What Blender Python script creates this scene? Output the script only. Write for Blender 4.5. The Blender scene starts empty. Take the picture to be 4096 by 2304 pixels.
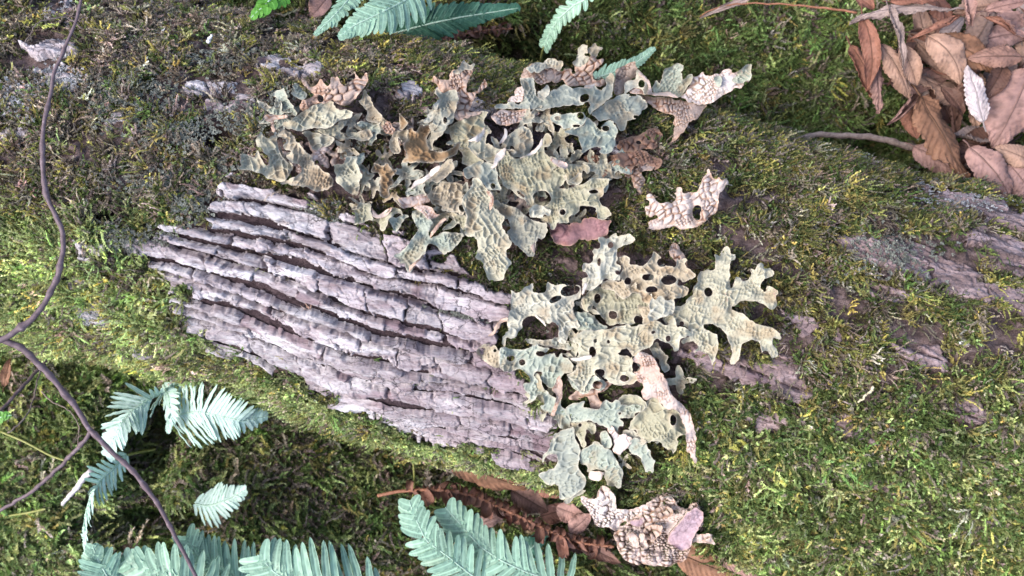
import bpy, math, random
import numpy as np
from mathutils import Vector, Matrix

random.seed(7)
RNG = np.random.default_rng(11)
SC = bpy.context.scene
COL = SC.collection

# ------------------------------------------------------------------ camera, sky, sun, exposure
H = 0.98                      # camera height above the ground sheet
TANH = 18.0 / 35.0
cam_d = bpy.data.cameras.new('camera')
cam_d.lens = 35.0
cam_d.sensor_width = 36.0
cam_d.clip_start = 0.02
cam_d.clip_end = 200.0
cam_d.dof.use_dof = True
cam_d.dof.focus_distance = 0.735
cam_d.dof.aperture_fstop = 9.0
cam = bpy.data.objects.new('camera', cam_d)
cam.location = (0, 0, H)
COL.objects.link(cam)
SC.camera = cam

SUN_EL, SUN_AZ = math.radians(50), math.radians(193)   # azimuth: direction the light comes FROM, measured from +x
world = bpy.data.worlds.new('World')
SC.world = world
world.use_nodes = True
wn = world.node_tree.nodes
wl = world.node_tree.links
bg = wn.get('Background') or wn.new('ShaderNodeBackground')
sky = wn.new('ShaderNodeTexSky')
sky.sky_type = 'NISHITA'
sky.sun_disc = False
sky.sun_elevation = SUN_EL
sky.sun_rotation = math.pi / 2 - SUN_AZ
sky.air_density = 1.0
sky.dust_density = 3.0
sky.ozone_density = 1.0
wl.new(sky.outputs[0], bg.inputs[0])
bg.inputs[1].default_value = 0.15
sun_d = bpy.data.lights.new('sun', 'SUN')
sun_d.energy = 1.4
sun_d.angle = math.radians(22)
sun_d.color = (1.0, 0.96, 0.91)
sun = bpy.data.objects.new('sun', sun_d)
sdir = Vector((math.cos(SUN_AZ) * math.cos(SUN_EL), math.sin(SUN_AZ) * math.cos(SUN_EL), math.sin(SUN_EL)))
sun.rotation_euler = sdir.to_track_quat('Z', 'Y').to_euler()
sun.location = sdir * 5
COL.objects.link(sun)
SC.view_settings.view_transform = 'Standard'
SC.view_settings.look = 'None'
SC.view_settings.gamma = 1.0
SC.view_settings.use_curve_mapping = False
SC.view_settings.exposure = 1.22
SC.cycles.max_bounces = 6
SC.cycles.diffuse_bounces = 3
SC.cycles.transmission_bounces = 3

# ------------------------------------------------------------------ numeric helpers
def P(sx, sy, z):
    """world point that lies at height z below pixel (sx, sy) of the 4096 x 2304 photograph"""
    k = TANH * (H - z) / 2048.0
    return (sx - 2048.0) * k, -(sy - 1152.0) * k, z

def proj(x, y, z):
    k = TANH * (H - z) / 2048.0
    return x / k + 2048.0, -y / k + 1152.0

def _hash(ix, iy, seed):
    h = (ix.astype(np.int64) * 374761393 + iy.astype(np.int64) * 668265263 + seed * 1274126177) & 0xFFFFFFFF
    h = ((h ^ (h >> 13)) * 1274126177) & 0xFFFFFFFF
    h = h ^ (h >> 16)
    return (h & 0xFFFFFF).astype(np.float64) / float(0xFFFFFF)

def vn(x, y, seed=0):
    x = np.asarray(x, float); y = np.asarray(y, float)
    ix = np.floor(x); iy = np.floor(y)
    fx = x - ix; fy = y - iy
    ux = fx * fx * fx * (fx * (fx * 6 - 15) + 10); uy = fy * fy * fy * (fy * (fy * 6 - 15) + 10)
    a = _hash(ix, iy, seed); b = _hash(ix + 1, iy, seed)
    c = _hash(ix, iy + 1, seed); d = _hash(ix + 1, iy + 1, seed)
    return ((a * (1 - ux) + b * ux) * (1 - uy) + (c * (1 - ux) + d * ux) * uy) * 2 - 1

def fbm(x, y, seed=0, octs=3, gain=0.5):
    s = 0; amp = 1; tot = 0
    for o in range(octs):
        s = s + amp * vn(np.asarray(x) * 2 ** o + 17.3 * o, np.asarray(y) * 2 ** o - 9.1 * o, seed + o)
        tot += amp; amp *= gain
    return s / tot

def voro(x, y, seed=0):
    ix = np.floor(x); iy = np.floor(y)
    f1 = np.full(np.shape(x), 9.0); f2 = f1.copy(); cid = np.zeros(np.shape(x))
    for dx in (-1, 0, 1):
        for dy in (-1, 0, 1):
            cx = ix + dx; cy = iy + dy
            px = cx + 0.15 + 0.7 * _hash(cx, cy, seed); py = cy + 0.15 + 0.7 * _hash(cx, cy, seed + 5)
            d = np.hypot(x - px, y - py)
            n1 = d < f1
            f2 = np.where(n1, f1, np.minimum(f2, d))
            cid = np.where(n1, _hash(cx, cy, seed + 9), cid)
            f1 = np.where(n1, d, f1)
    return f1, f2, cid

def sstep(a, b, x):
    t = np.clip((x - a) / (b - a), 0, 1)
    return t * t * (3 - 2 * t)

def chaikin(p, n=1):
    p = np.asarray(p, float)
    for _ in range(n):
        q = np.roll(p, -1, 0)
        p = np.stack([0.8 * p + 0.2 * q, 0.2 * p + 0.8 * q], 1).reshape(-1, 2)
    return p

def poly_sdf(px, py, poly):
    sh = np.shape(px)
    px = np.ravel(px); py = np.ravel(py)
    best = np.full(px.shape, 1e18); inside = np.zeros(px.shape, bool)
    n = len(poly)
    for i in range(n):
        ax, ay = poly[i]; bx, by = poly[(i + 1) % n]
        ex, ey = bx - ax, by - ay
        wx, wy = px - ax, py - ay
        t = np.clip((wx * ex + wy * ey) / (ex * ex + ey * ey + 1e-9), 0, 1)
        best = np.minimum(best, (wx - ex * t) ** 2 + (wy - ey * t) ** 2)
        c = (ay > py) != (by > py)
        xi = ax + ex * (py - ay) / (ey if abs(ey) > 1e-9 else 1e-9)
        inside ^= c & (px < xi)
    d = np.sqrt(best)
    return np.where(inside, -d, d).reshape(sh)

def pts(s):
    return np.array([[float(v) for v in q.split(',')] for q in s.split()])

def V(s):                      # coordinates read off the 2576-wide overview -> photograph pixels
    return pts(s) * (4096.0 / 2576.0)

# ------------------------------------------------------------------ object helpers
def tag(o, label=None, cat=None, group=None, kind=None):
    if label: o['label'] = label
    if cat: o['category'] = cat
    if group: o['group'] = group
    if kind: o['kind'] = kind
    return o

def empty(name, loc, label, cat, group=None):
    o = bpy.data.objects.new(name, None)
    o.empty_display_size = 0.01
    o.location = loc
    COL.objects.link(o)
    return tag(o, label, cat, group)

def mesh_np(name, verts, quads=None, tris=None, mat=None, attrs=None, smooth=True):
    me = bpy.data.meshes.new(name)
    verts = np.asarray(verts, np.float32)
    fl = []; starts = []; n = 0
    loops = []
    if quads is not None and len(quads):
        q = np.asarray(quads, np.int32); loops.append(q.ravel()); starts.append(np.arange(len(q)) * 4); n = len(q) * 4
        fl.append(np.full(len(q), 4))
    if tris is not None and len(tris):
        t = np.asarray(tris, np.int32); loops.append(t.ravel()); starts.append(n + np.arange(len(t)) * 3)
        fl.append(np.full(len(t), 3))
    me.vertices.add(len(verts)); me.vertices.foreach_set('co', verts.ravel())
    if loops:
        lo = np.concatenate(loops).astype(np.int32); st = np.concatenate(starts).astype(np.int32)
        me.loops.add(len(lo)); me.loops.foreach_set('vertex_index', lo)
        me.polygons.add(len(st)); me.polygons.foreach_set('loop_start', st)
        me.polygons.foreach_set('use_smooth', np.full(len(st), smooth, dtype=bool))
    if attrs:
        for k, a in attrs.items():
            a = np.asarray(a, np.float32)
            if a.ndim == 1:
                at = me.attributes.new(k, 'FLOAT', 'POINT'); at.data.foreach_set('value', a)
            elif a.shape[1] == 4:
                at = me.attributes.new(k, 'FLOAT_COLOR', 'POINT'); at.data.foreach_set('color', a.ravel())
            else:
                at = me.attributes.new(k, 'FLOAT_VECTOR', 'POINT'); at.data.foreach_set('vector', a.ravel())
    me.update(calc_edges=True)
    me.validate()
    if mat: me.materials.append(mat)
    return me

def link(name, me, parent=None, loc=None):
    o = bpy.data.objects.new(name, me)
    COL.objects.link(o)
    if parent is not None:
        o.parent = parent
    if loc is not None:
        o.location = loc
    return o

def tube(points, radii, sides=8, caps=True):
    """tapered tube through a poly-line: vertices and quads"""
    p = np.asarray(points, float); r = np.asarray(radii, float)
    n = len(p)
    t = np.gradient(p, axis=0); t /= np.linalg.norm(t, axis=1)[:, None] + 1e-12
    up = np.array([0.31, 0.17, 0.93])
    a = np.cross(t, up); a /= np.linalg.norm(a, axis=1)[:, None] + 1e-12
    b = np.cross(t, a)
    ang = np.linspace(0, 2 * math.pi, sides, endpoint=False)
    v = (p[:, None, :] + r[:, None, None] * (np.cos(ang)[None, :, None] * a[:, None, :] + np.sin(ang)[None, :, None] * b[:, None, :])).reshape(-1, 3)
    i = np.arange(n - 1)[:, None] * sides; j = np.arange(sides)[None, :]; k = (j + 1) % sides
    q = np.stack([i + j, i + k, i + k + sides, i + j + sides], -1).reshape(-1, 4)
    tr = []
    if caps:
        v = np.vstack([v, p[0], p[-1]])
        for m in range(sides):
            tr.append((len(v) - 2, (m + 1) % sides, m)); o = (n - 1) * sides
            tr.append((len(v) - 1, o + m, o + (m + 1) % sides))
    return v, q, np.array(tr) if tr else None

def smooth_path(p, n):
    p = np.asarray(p, float)
    d = np.concatenate([[0], np.cumsum(np.linalg.norm(np.diff(p, axis=0), axis=1))])
    u = np.linspace(0, d[-1], n)
    # Catmull-Rom style: linear resample then smooth
    q = np.stack([np.interp(u, d, p[:, c]) for c in range(p.shape[1])], 1)
    for _ in range(max(2, n // (2 * len(p)))):
        q[1:-1] = 0.25 * q[:-2] + 0.5 * q[1:-1] + 0.25 * q[2:]
    return q

# ------------------------------------------------------------------ materials
def new_mat(name):
    m = bpy.data.materials.new(name); m.use_nodes = True
    nt = m.node_tree
    for n in list(nt.nodes): nt.nodes.remove(n)
    out = nt.nodes.new('ShaderNodeOutputMaterial')
    return m, nt, out

def N(nt, typ, **kw):
    n = nt.nodes.new(typ)
    for k, v in kw.items():
        setattr(n, k, v)
    return n

def ramp(nt, fac, stops):
    r = nt.nodes.new('ShaderNodeValToRGB')
    el = r.color_ramp.elements
    el[0].position, el[0].color = stops[0][0], (*stops[0][1], 1)
    el[1].position, el[1].color = stops[-1][0], (*stops[-1][1], 1)
    for p, c in stops[1:-1]:
        e = el.new(p); e.color = (*c, 1)
    nt.links.new(fac, r.inputs[0])
    return r.outputs[0]

def noise_tex(nt, scale, detail=4, rough=0.6, vec=None, stretch=None):
    n = nt.nodes.new('ShaderNodeTexNoise')
    n.inputs['Scale'].default_value = scale; n.inputs['Detail'].default_value = detail; n.inputs['Roughness'].default_value = rough
    if vec is None:
        g = nt.nodes.new('ShaderNodeNewGeometry'); vec = g.outputs['Position']
    if stretch:
        mp = nt.nodes.new('ShaderNodeMapping'); mp.inputs['Scale'].default_value = stretch
        if len(stretch) == 3: mp.inputs['Rotation'].default_value = (0, 0, 0.32)
        nt.links.new(vec, mp.inputs[0]); vec = mp.outputs[0]
    nt.links.new(vec, n.inputs['Vector'])
    return n.outputs['Fac']

def mixc(nt, fac, a, b, mode='MIX'):
    m = nt.nodes.new('ShaderNodeMix'); m.data_type = 'RGBA'; m.blend_type = mode
    for s, v in ((m.inputs['Factor'], fac), (m.inputs['A'], a), (m.inputs['B'], b)):
        if hasattr(v, 'is_linked'): nt.links.new(v, s)
        elif isinstance(v, tuple): s.default_value = (*v, 1)
        else: s.default_value = v
    return m.outputs['Result']

def attr(nt, name, kind='GEOMETRY'):
    a = nt.nodes.new('ShaderNodeAttribute'); a.attribute_name = name; a.attribute_type = kind
    return a

def bump(nt, h, strength, dist):
    b = nt.nodes.new('ShaderNodeBump'); b.inputs['Strength'].default_value = strength; b.inputs['Distance'].default_value = dist
    nt.links.new(h, b.inputs['Height'])
    return b.outputs[0]

def surf(nt, out, col, rough=0.8, spec=0.3, trans=0.0, normal=None):
    p = nt.nodes.new('ShaderNodeBsdfPrincipled')
    nt.links.new(col, p.inputs['Base Color'])
    if hasattr(rough, 'is_linked'): nt.links.new(rough, p.inputs['Roughness'])
    else: p.inputs['Roughness'].default_value = rough
    p.inputs['Specular IOR Level'].default_value = spec
    if normal is not None: nt.links.new(normal, p.inputs['Normal'])
    if trans > 0:
        t = nt.nodes.new('ShaderNodeBsdfTranslucent'); nt.links.new(col, t.inputs[0])
        if normal is not None: nt.links.new(normal, t.inputs['Normal'])
        mx = nt.nodes.new('ShaderNodeMixShader'); mx.inputs[0].default_value = trans
        nt.links.new(p.outputs[0], mx.inputs[1]); nt.links.new(t.outputs[0], mx.inputs[2])
        nt.links.new(mx.outputs[0], out.inputs[0])
    else:
        nt.links.new(p.outputs[0], out.inputs[0])

def hsv_rand(nt, col, amount_v=0.35, amount_h=0.02):
    oi = nt.nodes.new('ShaderNodeObjectInfo')
    h = nt.nodes.new('ShaderNodeHueSaturation')
    mr = nt.nodes.new('ShaderNodeMapRange'); mr.inputs['To Min'].default_value = 1 - amount_v; mr.inputs['To Max'].default_value = 1 + amount_v
    nt.links.new(oi.outputs['Random'], mr.inputs[0]); nt.links.new(mr.outputs[0], h.inputs['Value'])
    nt.links.new(col, h.inputs['Color'])
    return h.outputs[0]

def voro_edge(nt, scale, stretch):
    g = nt.nodes.new('ShaderNodeNewGeometry'); mp = nt.nodes.new('ShaderNodeMapping'); mp.inputs['Scale'].default_value = stretch; mp.inputs['Rotation'].default_value = (0, 0, 0.32)
    nz = nt.nodes.new('ShaderNodeTexNoise'); nz.inputs['Scale'].default_value = 160; nz.inputs['Detail'].default_value = 3
    nt.links.new(g.outputs['Position'], nz.inputs['Vector'])
    m2 = nt.nodes.new('ShaderNodeVectorMath'); m2.operation = 'MULTIPLY_ADD'; m2.inputs[1].default_value = (0.008,) * 3
    nt.links.new(nz.outputs['Color'], m2.inputs[0]); nt.links.new(g.outputs['Position'], m2.inputs[2])
    nt.links.new(m2.outputs[0], mp.inputs[0])
    v = nt.nodes.new('ShaderNodeTexVoronoi'); v.feature = 'DISTANCE_TO_EDGE'; v.inputs['Scale'].default_value = scale
    nt.links.new(mp.outputs[0], v.inputs['Vector'])
    return v.outputs['Distance']

def mat_groove():
    m, nt, out = new_mat('dark_bark')
    f = noise_tex(nt, 120, 6, 0.75, stretch=(0.6, 1.6, 1.0))
    f2 = noise_tex(nt, 420, 6, 0.85)
    fur = ramp(nt, f, [(0.3, (0.045, 0.03, 0.036)), (0.55, (0.12, 0.085, 0.093)), (0.75, (0.22, 0.17, 0.185))])
    fur = mixc(nt, ramp(nt, f2, [(0.40, (0.85, 0.85, 0.85)), (0.55, (0, 0, 0))]), fur, (0.022, 0.015, 0.018))
    skin = ramp(nt, f, [(0.28, (0.05, 0.036, 0.034)), (0.5, (0.17, 0.12, 0.115)), (0.68, (0.30, 0.225, 0.22)), (0.82, (0.36, 0.32, 0.33))])
    skin = mixc(nt, ramp(nt, f2, [(0.36, (0.8, 0.8, 0.8)), (0.52, (0, 0, 0))]), skin, (0.05, 0.036, 0.032))
    a = attr(nt, 'furrow')
    c = mixc(nt, a.outputs['Fac'], skin, fur)
    surf(nt, out, c, 0.95, 0.15, normal=bump(nt, f2, 1.0, 0.0022))
    return m

def mat_plate(name, a, b, c3):
    m, nt, out = new_mat(name)
    f = noise_tex(nt, 60, 7, 0.72, stretch=(0.35, 1.4, 1.0))
    c = ramp(nt, f, [(0.30, c3), (0.47, b), (0.58, a), (0.75, tuple(min(1, x * 1.18) for x in a))])
    g = attr(nt, 'fresh')          # purple-brown of freshly flaked bark, plus shade painted away from the left sky
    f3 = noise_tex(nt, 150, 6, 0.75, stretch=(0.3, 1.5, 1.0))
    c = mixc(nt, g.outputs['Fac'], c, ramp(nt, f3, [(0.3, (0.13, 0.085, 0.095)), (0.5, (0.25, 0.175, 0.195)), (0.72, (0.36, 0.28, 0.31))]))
    f2 = noise_tex(nt, 520, 6, 0.8, stretch=(0.35, 1.3, 1.0))
    c = mixc(nt, ramp(nt, f2, [(0.36, (0.85, 0.85, 0.85)), (0.46, (0, 0, 0))]), c, tuple(x * 0.36 for x in b))
    e = voro_edge(nt, 95, (0.75, 1.25, 1.0))
    f4 = noise_tex(nt, 45, 3, 0.5)
    crack = ramp(nt, e, [(0.0, (1, 1, 1)), (0.05, (0, 0, 0))])
    crack = mixc(nt, 1.0, crack, ramp(nt, f4, [(0.45, (0, 0, 0)), (0.6, (0.9, 0.9, 0.9))]), 'MULTIPLY')
    c = mixc(nt, crack, c, (0.03, 0.022, 0.026))
    c = hsv_rand(nt, c, 0.2)
    surf(nt, out, c, 0.92, 0.2, normal=bump(nt, f2, 0.9, 0.0016))
    return m

def mat_vcol(name, rough, spec, trans, nscale, var=0.25, bstr=0.3, bd=0.0006):
    m, nt, out = new_mat(name)
    a = attr(nt, 'col')
    f = noise_tex(nt, nscale, 5, 0.65)
    k = ramp(nt, f, [(0.25, (1 - var,) * 3), (0.75, (1 + var,) * 3)])
    c = mixc(nt, 1.0, a.outputs['Color'], k, 'MULTIPLY')
    surf(nt, out, c, rough, spec, trans, bump(nt, f, bstr, bd))
    return m

def mat_moss():
    m, nt, out = new_mat('moss')
    t = attr(nt, 'tint', 'INSTANCER')
    hh = attr(nt, 'tip')
    brown = (0.06, 0.046, 0.028)
    c = mixc(nt, hh.outputs['Fac'], brown, t.outputs['Color'])
    surf(nt, out, c, 0.6, 0.3, 0.35)
    return m

def mat_ground():
    m, nt, out = new_mat('mossy_soil')
    f = noise_tex(nt, 60, 6, 0.7)
    f2 = noise_tex(nt, 7, 3, 0.5)
    c = ramp(nt, f, [(0.3, (0.018, 0.018, 0.010)), (0.5, (0.045, 0.05, 0.02)), (0.75, (0.085, 0.095, 0.035))])
    c = mixc(nt, ramp(nt, f2, [(0.4, (0, 0, 0)), (0.7, (1, 1, 1))]), c, (0.05, 0.038, 0.025))
    surf(nt, out, c, 0.95, 0.15, normal=bump(nt, f, 1.0, 0.004))
    return m

def mat_plain(name, stops, scale, rough=0.7, spec=0.3, trans=0.0, stretch=None, bstr=0.4, bd=0.0008, rnd=0.0):
    m, nt, out = new_mat(name)
    f = noise_tex(nt, scale, 5, 0.65, stretch=stretch)
    c = ramp(nt, f, stops)
    if rnd: c = hsv_rand(nt, c, rnd)
    surf(nt, out, c, rough, spec, trans, bump(nt, f, bstr, bd))
    return m

def mat_fern(name, top, dark):
    m, nt, out = new_mat(name)
    a = attr(nt, 'vein'); s = attr(nt, 'sori')
    f = noise_tex(nt, 90, 4, 0.6)
    c = ramp(nt, f, [(0.3, dark), (0.7, top)])
    c = mixc(nt, a.outputs['Fac'], c, tuple(min(1, x * 1.35 + 0.05) for x in top))
    c = mixc(nt, s.outputs['Fac'], c, tuple(x * 0.55 for x in dark))
    c = hsv_rand(nt, c, 0.12)
    surf(nt, out, c, 0.45, 0.4, 0.35, bump(nt, f, 0.25, 0.0006))
    return m

M_GROOVE = mat_groove()
M_PLATE = mat_plate('pale_bark', (0.60, 0.565, 0.585), (0.41, 0.36, 0.38), (0.18, 0.135, 0.145))
M_PLATE_R = mat_plate('rosy_bark', (0.42, 0.32, 0.33), (0.27, 0.195, 0.195), (0.14, 0.10, 0.10))
M_LICH = mat_vcol('lichen', 0.8, 0.22, 0.10, 260, 0.16, 0.35, 0.0006)
M_LEAF = mat_vcol('dry_leaf', 0.6, 0.3, 0.18, 110, 0.28, 0.3, 0.0006)
M_FLAKE = mat_vcol('bark_flake', 0.9, 0.2, 0.0, 170, 0.35, 0.6, 0.001)
M_MOSS = mat_moss()
M_SOIL = mat_ground()
M_TWIG = mat_plain('twig_bark', [(0.3, (0.075, 0.05, 0.055)), (0.6, (0.15, 0.105, 0.12)), (0.8, (0.33, 0.27, 0.31))], 240, 0.6, 0.4, stretch=(1, 1, 1))
M_GREYTWIG = mat_plain('grey_twig_bark', [(0.3, (0.14, 0.10, 0.09)), (0.7, (0.34, 0.27, 0.24))], 200, 0.85, 0.2)
M_RACHIS_DEAD = mat_plain('dead_stalk', [(0.3, (0.16, 0.06, 0.03)), (0.7, (0.34, 0.16, 0.10))], 200, 0.6, 0.3)
M_STALK = mat_plain('green_stalk', [(0.3, (0.19, 0.20, 0.05)), (0.7, (0.34, 0.35, 0.13))], 150, 0.5, 0.35, 0.1)
M_FERN_MINT = mat_fern('mint_fern', (0.40, 0.60, 0.455), (0.30, 0.49, 0.36))
M_FERN_PALE = mat_fern('pale_fern', (0.62, 0.79, 0.70), (0.50, 0.68, 0.59))
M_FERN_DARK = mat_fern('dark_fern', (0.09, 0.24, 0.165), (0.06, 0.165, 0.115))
M_FERN_GREEN = mat_fern('green_fern', (0.16, 0.42, 0.06), (0.09, 0.30, 0.04))
M_FERN_DEAD = mat_plain('dead_frond', [(0.3, (0.12, 0.05, 0.035)), (0.7, (0.30, 0.16, 0.12))], 150, 0.7, 0.25, 0.15, rnd=0.3)

M_RACHIS = mat_plain('pale_rachis', [(0.3, (0.36, 0.52, 0.40)), (0.7, (0.50, 0.66, 0.54))], 150, 0.5, 0.35, 0.1)
# ------------------------------------------------------------------ trunk shape
ZA = 0.10
TOP = V('-700,-190 -300,-90 0,-50 300,-12 560,18 780,80 1000,108 1240,163 1500,215 1700,275 1850,312 2000,352 2200,428 2400,468 2576,520 2900,630 3300,760')
BOT = V('-700,700 -300,790 0,850 150,872 300,915 450,948 650,988 900,1098 1100,1152 1350,1208 1500,1262 1600,1300 1750,1352 1850,1405 1950,1462 2200,1570 2576,1700 2900,1800 3300,1940')
def _edge(tab):
    x, y, _ = P(tab[:, 0], tab[:, 1], ZA)
    return x, y
_tx, _ty = _edge(TOP); _bx, _by = _edge(BOT)
_gx = np.linspace(-1.0, 1.0, 401)
def _sm(a):
    for _ in range(60):
        a = np.concatenate([[a[0]], 0.25 * a[:-2] + 0.5 * a[1:-1] + 0.25 * a[2:], [a[-1]]])
    return a
_gt = _sm(np.interp(_gx, _tx, _ty)); _gb = _sm(np.interp(_gx, _bx, _by))
def section(x):
    t = np.interp(x, _gx, _gt); b = np.interp(x, _gx, _gb)
    return 0.5 * (t + b), 0.5 * (t - b) - 0.006
def hgt(w): return 0.045 + 0.66 * w

def z_ideal(x, y):
    """height of the smooth trunk under (x, y); beyond its sides it keeps sloping off gently"""
    yc, w = section(x)
    t2 = np.clip(((y - yc) / w) ** 2, 0, 0.90)
    return ZA + hgt(w) * np.sqrt(1 - t2)

def trunk_z0(sx, sy):
    z = np.full(np.shape(sx), 0.22)
    for _ in range(8):
        x, y, _z = P(sx, sy, z); z = 0.5 * z + 0.5 * z_ideal(x, y)
    return z

_HX = np.arange(-300, 4420, 16.0); _HY = np.arange(-300, 2620, 16.0)
HMAP = None
def build_hmap():
    """height of the displaced trunk (blurred upper envelope) below every photograph pixel"""
    global HMAP
    xs = np.linspace(-0.62, 0.62, 900); ths = np.linspace(-1.6, 1.6, 700)
    X, T = np.meshgrid(xs, ths)
    p, _ = trunk_pos(X, T, 0.003)
    sx, sy = proj(p[..., 0], p[..., 1], p[..., 2])
    ix = np.round((sx + 300) / 16).astype(int).ravel(); iy = np.round((sy + 300) / 16).astype(int).ravel()
    ok = (ix >= 0) & (ix < len(_HX)) & (iy >= 0) & (iy < len(_HY))
    g = np.full((len(_HY), len(_HX)), -1.0)
    np.maximum.at(g, (iy[ok], ix[ok]), p[..., 2].ravel()[ok])
    GX, GY = np.meshgrid(_HX, _HY)
    ideal = trunk_z0(GX, GY)
    g = np.where(g < 0, ideal, np.maximum(g, ideal - 0.01))
    for _ in range(5):
        q = np.pad(g, 1, mode='edge')
        g = 0.25 * g + 0.125 * (q[:-2, 1:-1] + q[2:, 1:-1] + q[1:-1, :-2] + q[1:-1, 2:]) + 0.0625 * (q[:-2, :-2] + q[2:, 2:] + q[:-2, 2:] + q[2:, :-2])
    HMAP = g
def trunk_z(sx, sy):
    fx = np.clip((np.asarray(sx, float) + 300) / 16, 0, len(_HX) - 1.001); fy = np.clip((np.asarray(sy, float) + 300) / 16, 0, len(_HY) - 1.001)
    ix = fx.astype(int); iy = fy.astype(int); a = fx - ix; b = fy - iy
    return (HMAP[iy, ix] * (1 - a) + HMAP[iy, ix + 1] * a) * (1 - b) + (HMAP[iy + 1, ix] * (1 - a) + HMAP[iy + 1, ix + 1] * a) * b

# exposed bark: outlines in overview pixels
BARE_MAIN = [V('560,432 640,455 720,490 800,520 900,560 1040,610 1180,690 1285,740 1280,800 1240,860 1290,920 1345,1010 1400,1085 1405,1150 1360,1175 1200,1122 1050,1080 900,1030 780,975 650,920 540,880 470,830 440,770 470,735 390,690 360,640 290,615 330,585 440,565 520,555 545,500'),
             V('200,605 262,605 265,648 205,650')]
BARE_SMALL = [V('465,212 530,203 592,215 588,240 500,242 462,236'), V('520,258 600,248 640,262 560,276 520,272'),
              V('640,155 700,148 760,165 815,175 800,190 720,186 650,172'), V('1000,215 1045,215 1062,240 1030,255 1000,240'),
              V('1100,240 1180,250 1240,275 1200,290 1120,270'), V('0,325 60,315 90,335 40,350 0,352'), V('240,300 300,290 330,305 270,325'),
              V('90,175 160,160 200,195 190,235 130,215'), V('100,30 180,25 200,50 120,60'), V('60,120 180,110 240,140 160,160 80,150'), V('180,760 250,750 300,790 290,830 210,800'), V('1520,370 1600,380 1560,420 1500,400'),
              V('170,680 230,700 210,730 170,720'), V('300,850 360,860 440,885 420,900 330,880')]
BARE_ROSY = [V('2330,485 2450,490 2590,540 2590,600 2480,560 2350,520'), V('2130,600 2250,610 2370,640 2460,700 2590,740 2590,800 2450,770 2380,730 2270,700 2190,690 2120,640'),
             V('2440,570 2530,590 2590,640 2590,700 2500,660 2450,620'), V('1700,890 1760,880 1860,905 1960,900 2060,990 2040,1010 1950,990 1880,960 1760,935'),
             V('2060,1205 2110,1180 2200,1200 2320,1258 2280,1270 2200,1232 2120,1222 2060,1222'), V('1890,1040 1960,1050 1985,1080 1940,1085 1890,1065'),
             V('2150,700 2250,720 2290,760 2230,770 2160,730'), V('1960,780 2050,800 2110,850 2030,840 1970,815'), V('2370,1000 2450,1020 2500,1060 2440,1080 2370,1040'),
             V('1880,1150 1950,1160 1990,1185 1920,1180'), V('2240,850 2330,870 2400,920 2330,930 2250,890'), V('2080,1040 2150,1060 2200,1100 2130,1100'), V('2330,1325 2400,1330 2440,1350 2350,1350')]
_bgx = np.arange(-200, 4400, 8.0); _bgy = np.arange(-200, 2500, 8.0)
_GX, _GY = np.meshgrid(_bgx, _bgy)
def _field(polys, soft, wob):
    f = np.full(_GX.shape, 1e9)
    for p in polys: f = np.minimum(f, poly_sdf(_GX, _GY, p))
    f = f + wob * fbm(_GX / 70, _GY / 45, 31, 3)
    return np.clip(0.5 - f / soft, 0, 1)
_E_MAIN = _field(BARE_MAIN, 40, 55); _E_SMALL = _field(BARE_SMALL, 24, 30); _E_ROSY = _field(BARE_ROSY, 26, 60)
def look(tab, sx, sy):
    fx = np.clip((np.asarray(sx) + 200) / 8.0, 0, len(_bgx) - 1.001); fy = np.clip((np.asarray(sy) + 200) / 8.0, 0, len(_bgy) - 1.001)
    ix = fx.astype(int); iy = fy.astype(int); ax = fx - ix; ay = fy - iy
    return (tab[iy, ix] * (1 - ax) + tab[iy, ix + 1] * ax) * (1 - ay) + (tab[iy + 1, ix] * (1 - ax) + tab[iy + 1, ix + 1] * ax) * ay

def trunk_base_disp(x, a):
    d = 0.007 * fbm(x * 7, a * 10, 3, 3) + 0.0032 * fbm(x * 26, a * 60, 5, 3) + 0.0022 * fbm(x * 22, a * 170, 6, 3)
    return d

def trunk_pos(x, th, extra=0.0):
    yc, w = section(x); h = hgt(w)
    a = th * (w + h) * 0.5
    ny = np.sin(th) / w; nz = np.cos(th) / h
    l = np.hypot(ny, nz); ny, nz = ny / l, nz / l
    d = trunk_base_disp(x, a) + extra
    y = yc + w * np.sin(th) + ny * d
    z = ZA + h * np.cos(th) + nz * d
    return np.stack([x + 0 * y, y, z], -1), np.stack([0 * ny, ny, nz], -1)

def grid_quads(nr, nc):
    i = np.arange(nr - 1)[:, None] * nc; j = np.arange(nc - 1)[None, :]
    return np.stack([i + j, i + j + 1, i + j + nc + 1, i + j + nc], -1).reshape(-1, 4)

build_hmap()

# hollows in the log where the photograph shows black pits (overview pixels: x, y, rx, ry, depth)
PITS = [(545, 338, 62, 24, 0.035), (880, 305, 60, 22, 0.02), (270, 548, 42, 18, 0.03), (1420, 620, 60, 30, 0.004), (1530, 640, 60, 40, 0.006), (390, 618, 40, 10, 0.02), (1290, 330, 100, 30, 0.01), (1380, 770, 60, 45, 0.008)]
def pit(sx, sy):
    d = 0
    for (x, y, rx, ry, dep) in PITS:
        k = 4096 / 2576
        q = ((sx - x * k) / (rx * k)) ** 2 + ((sy - y * k) / (ry * k)) ** 2
        d = d - dep * np.exp(-q * q)
    return d

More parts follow.
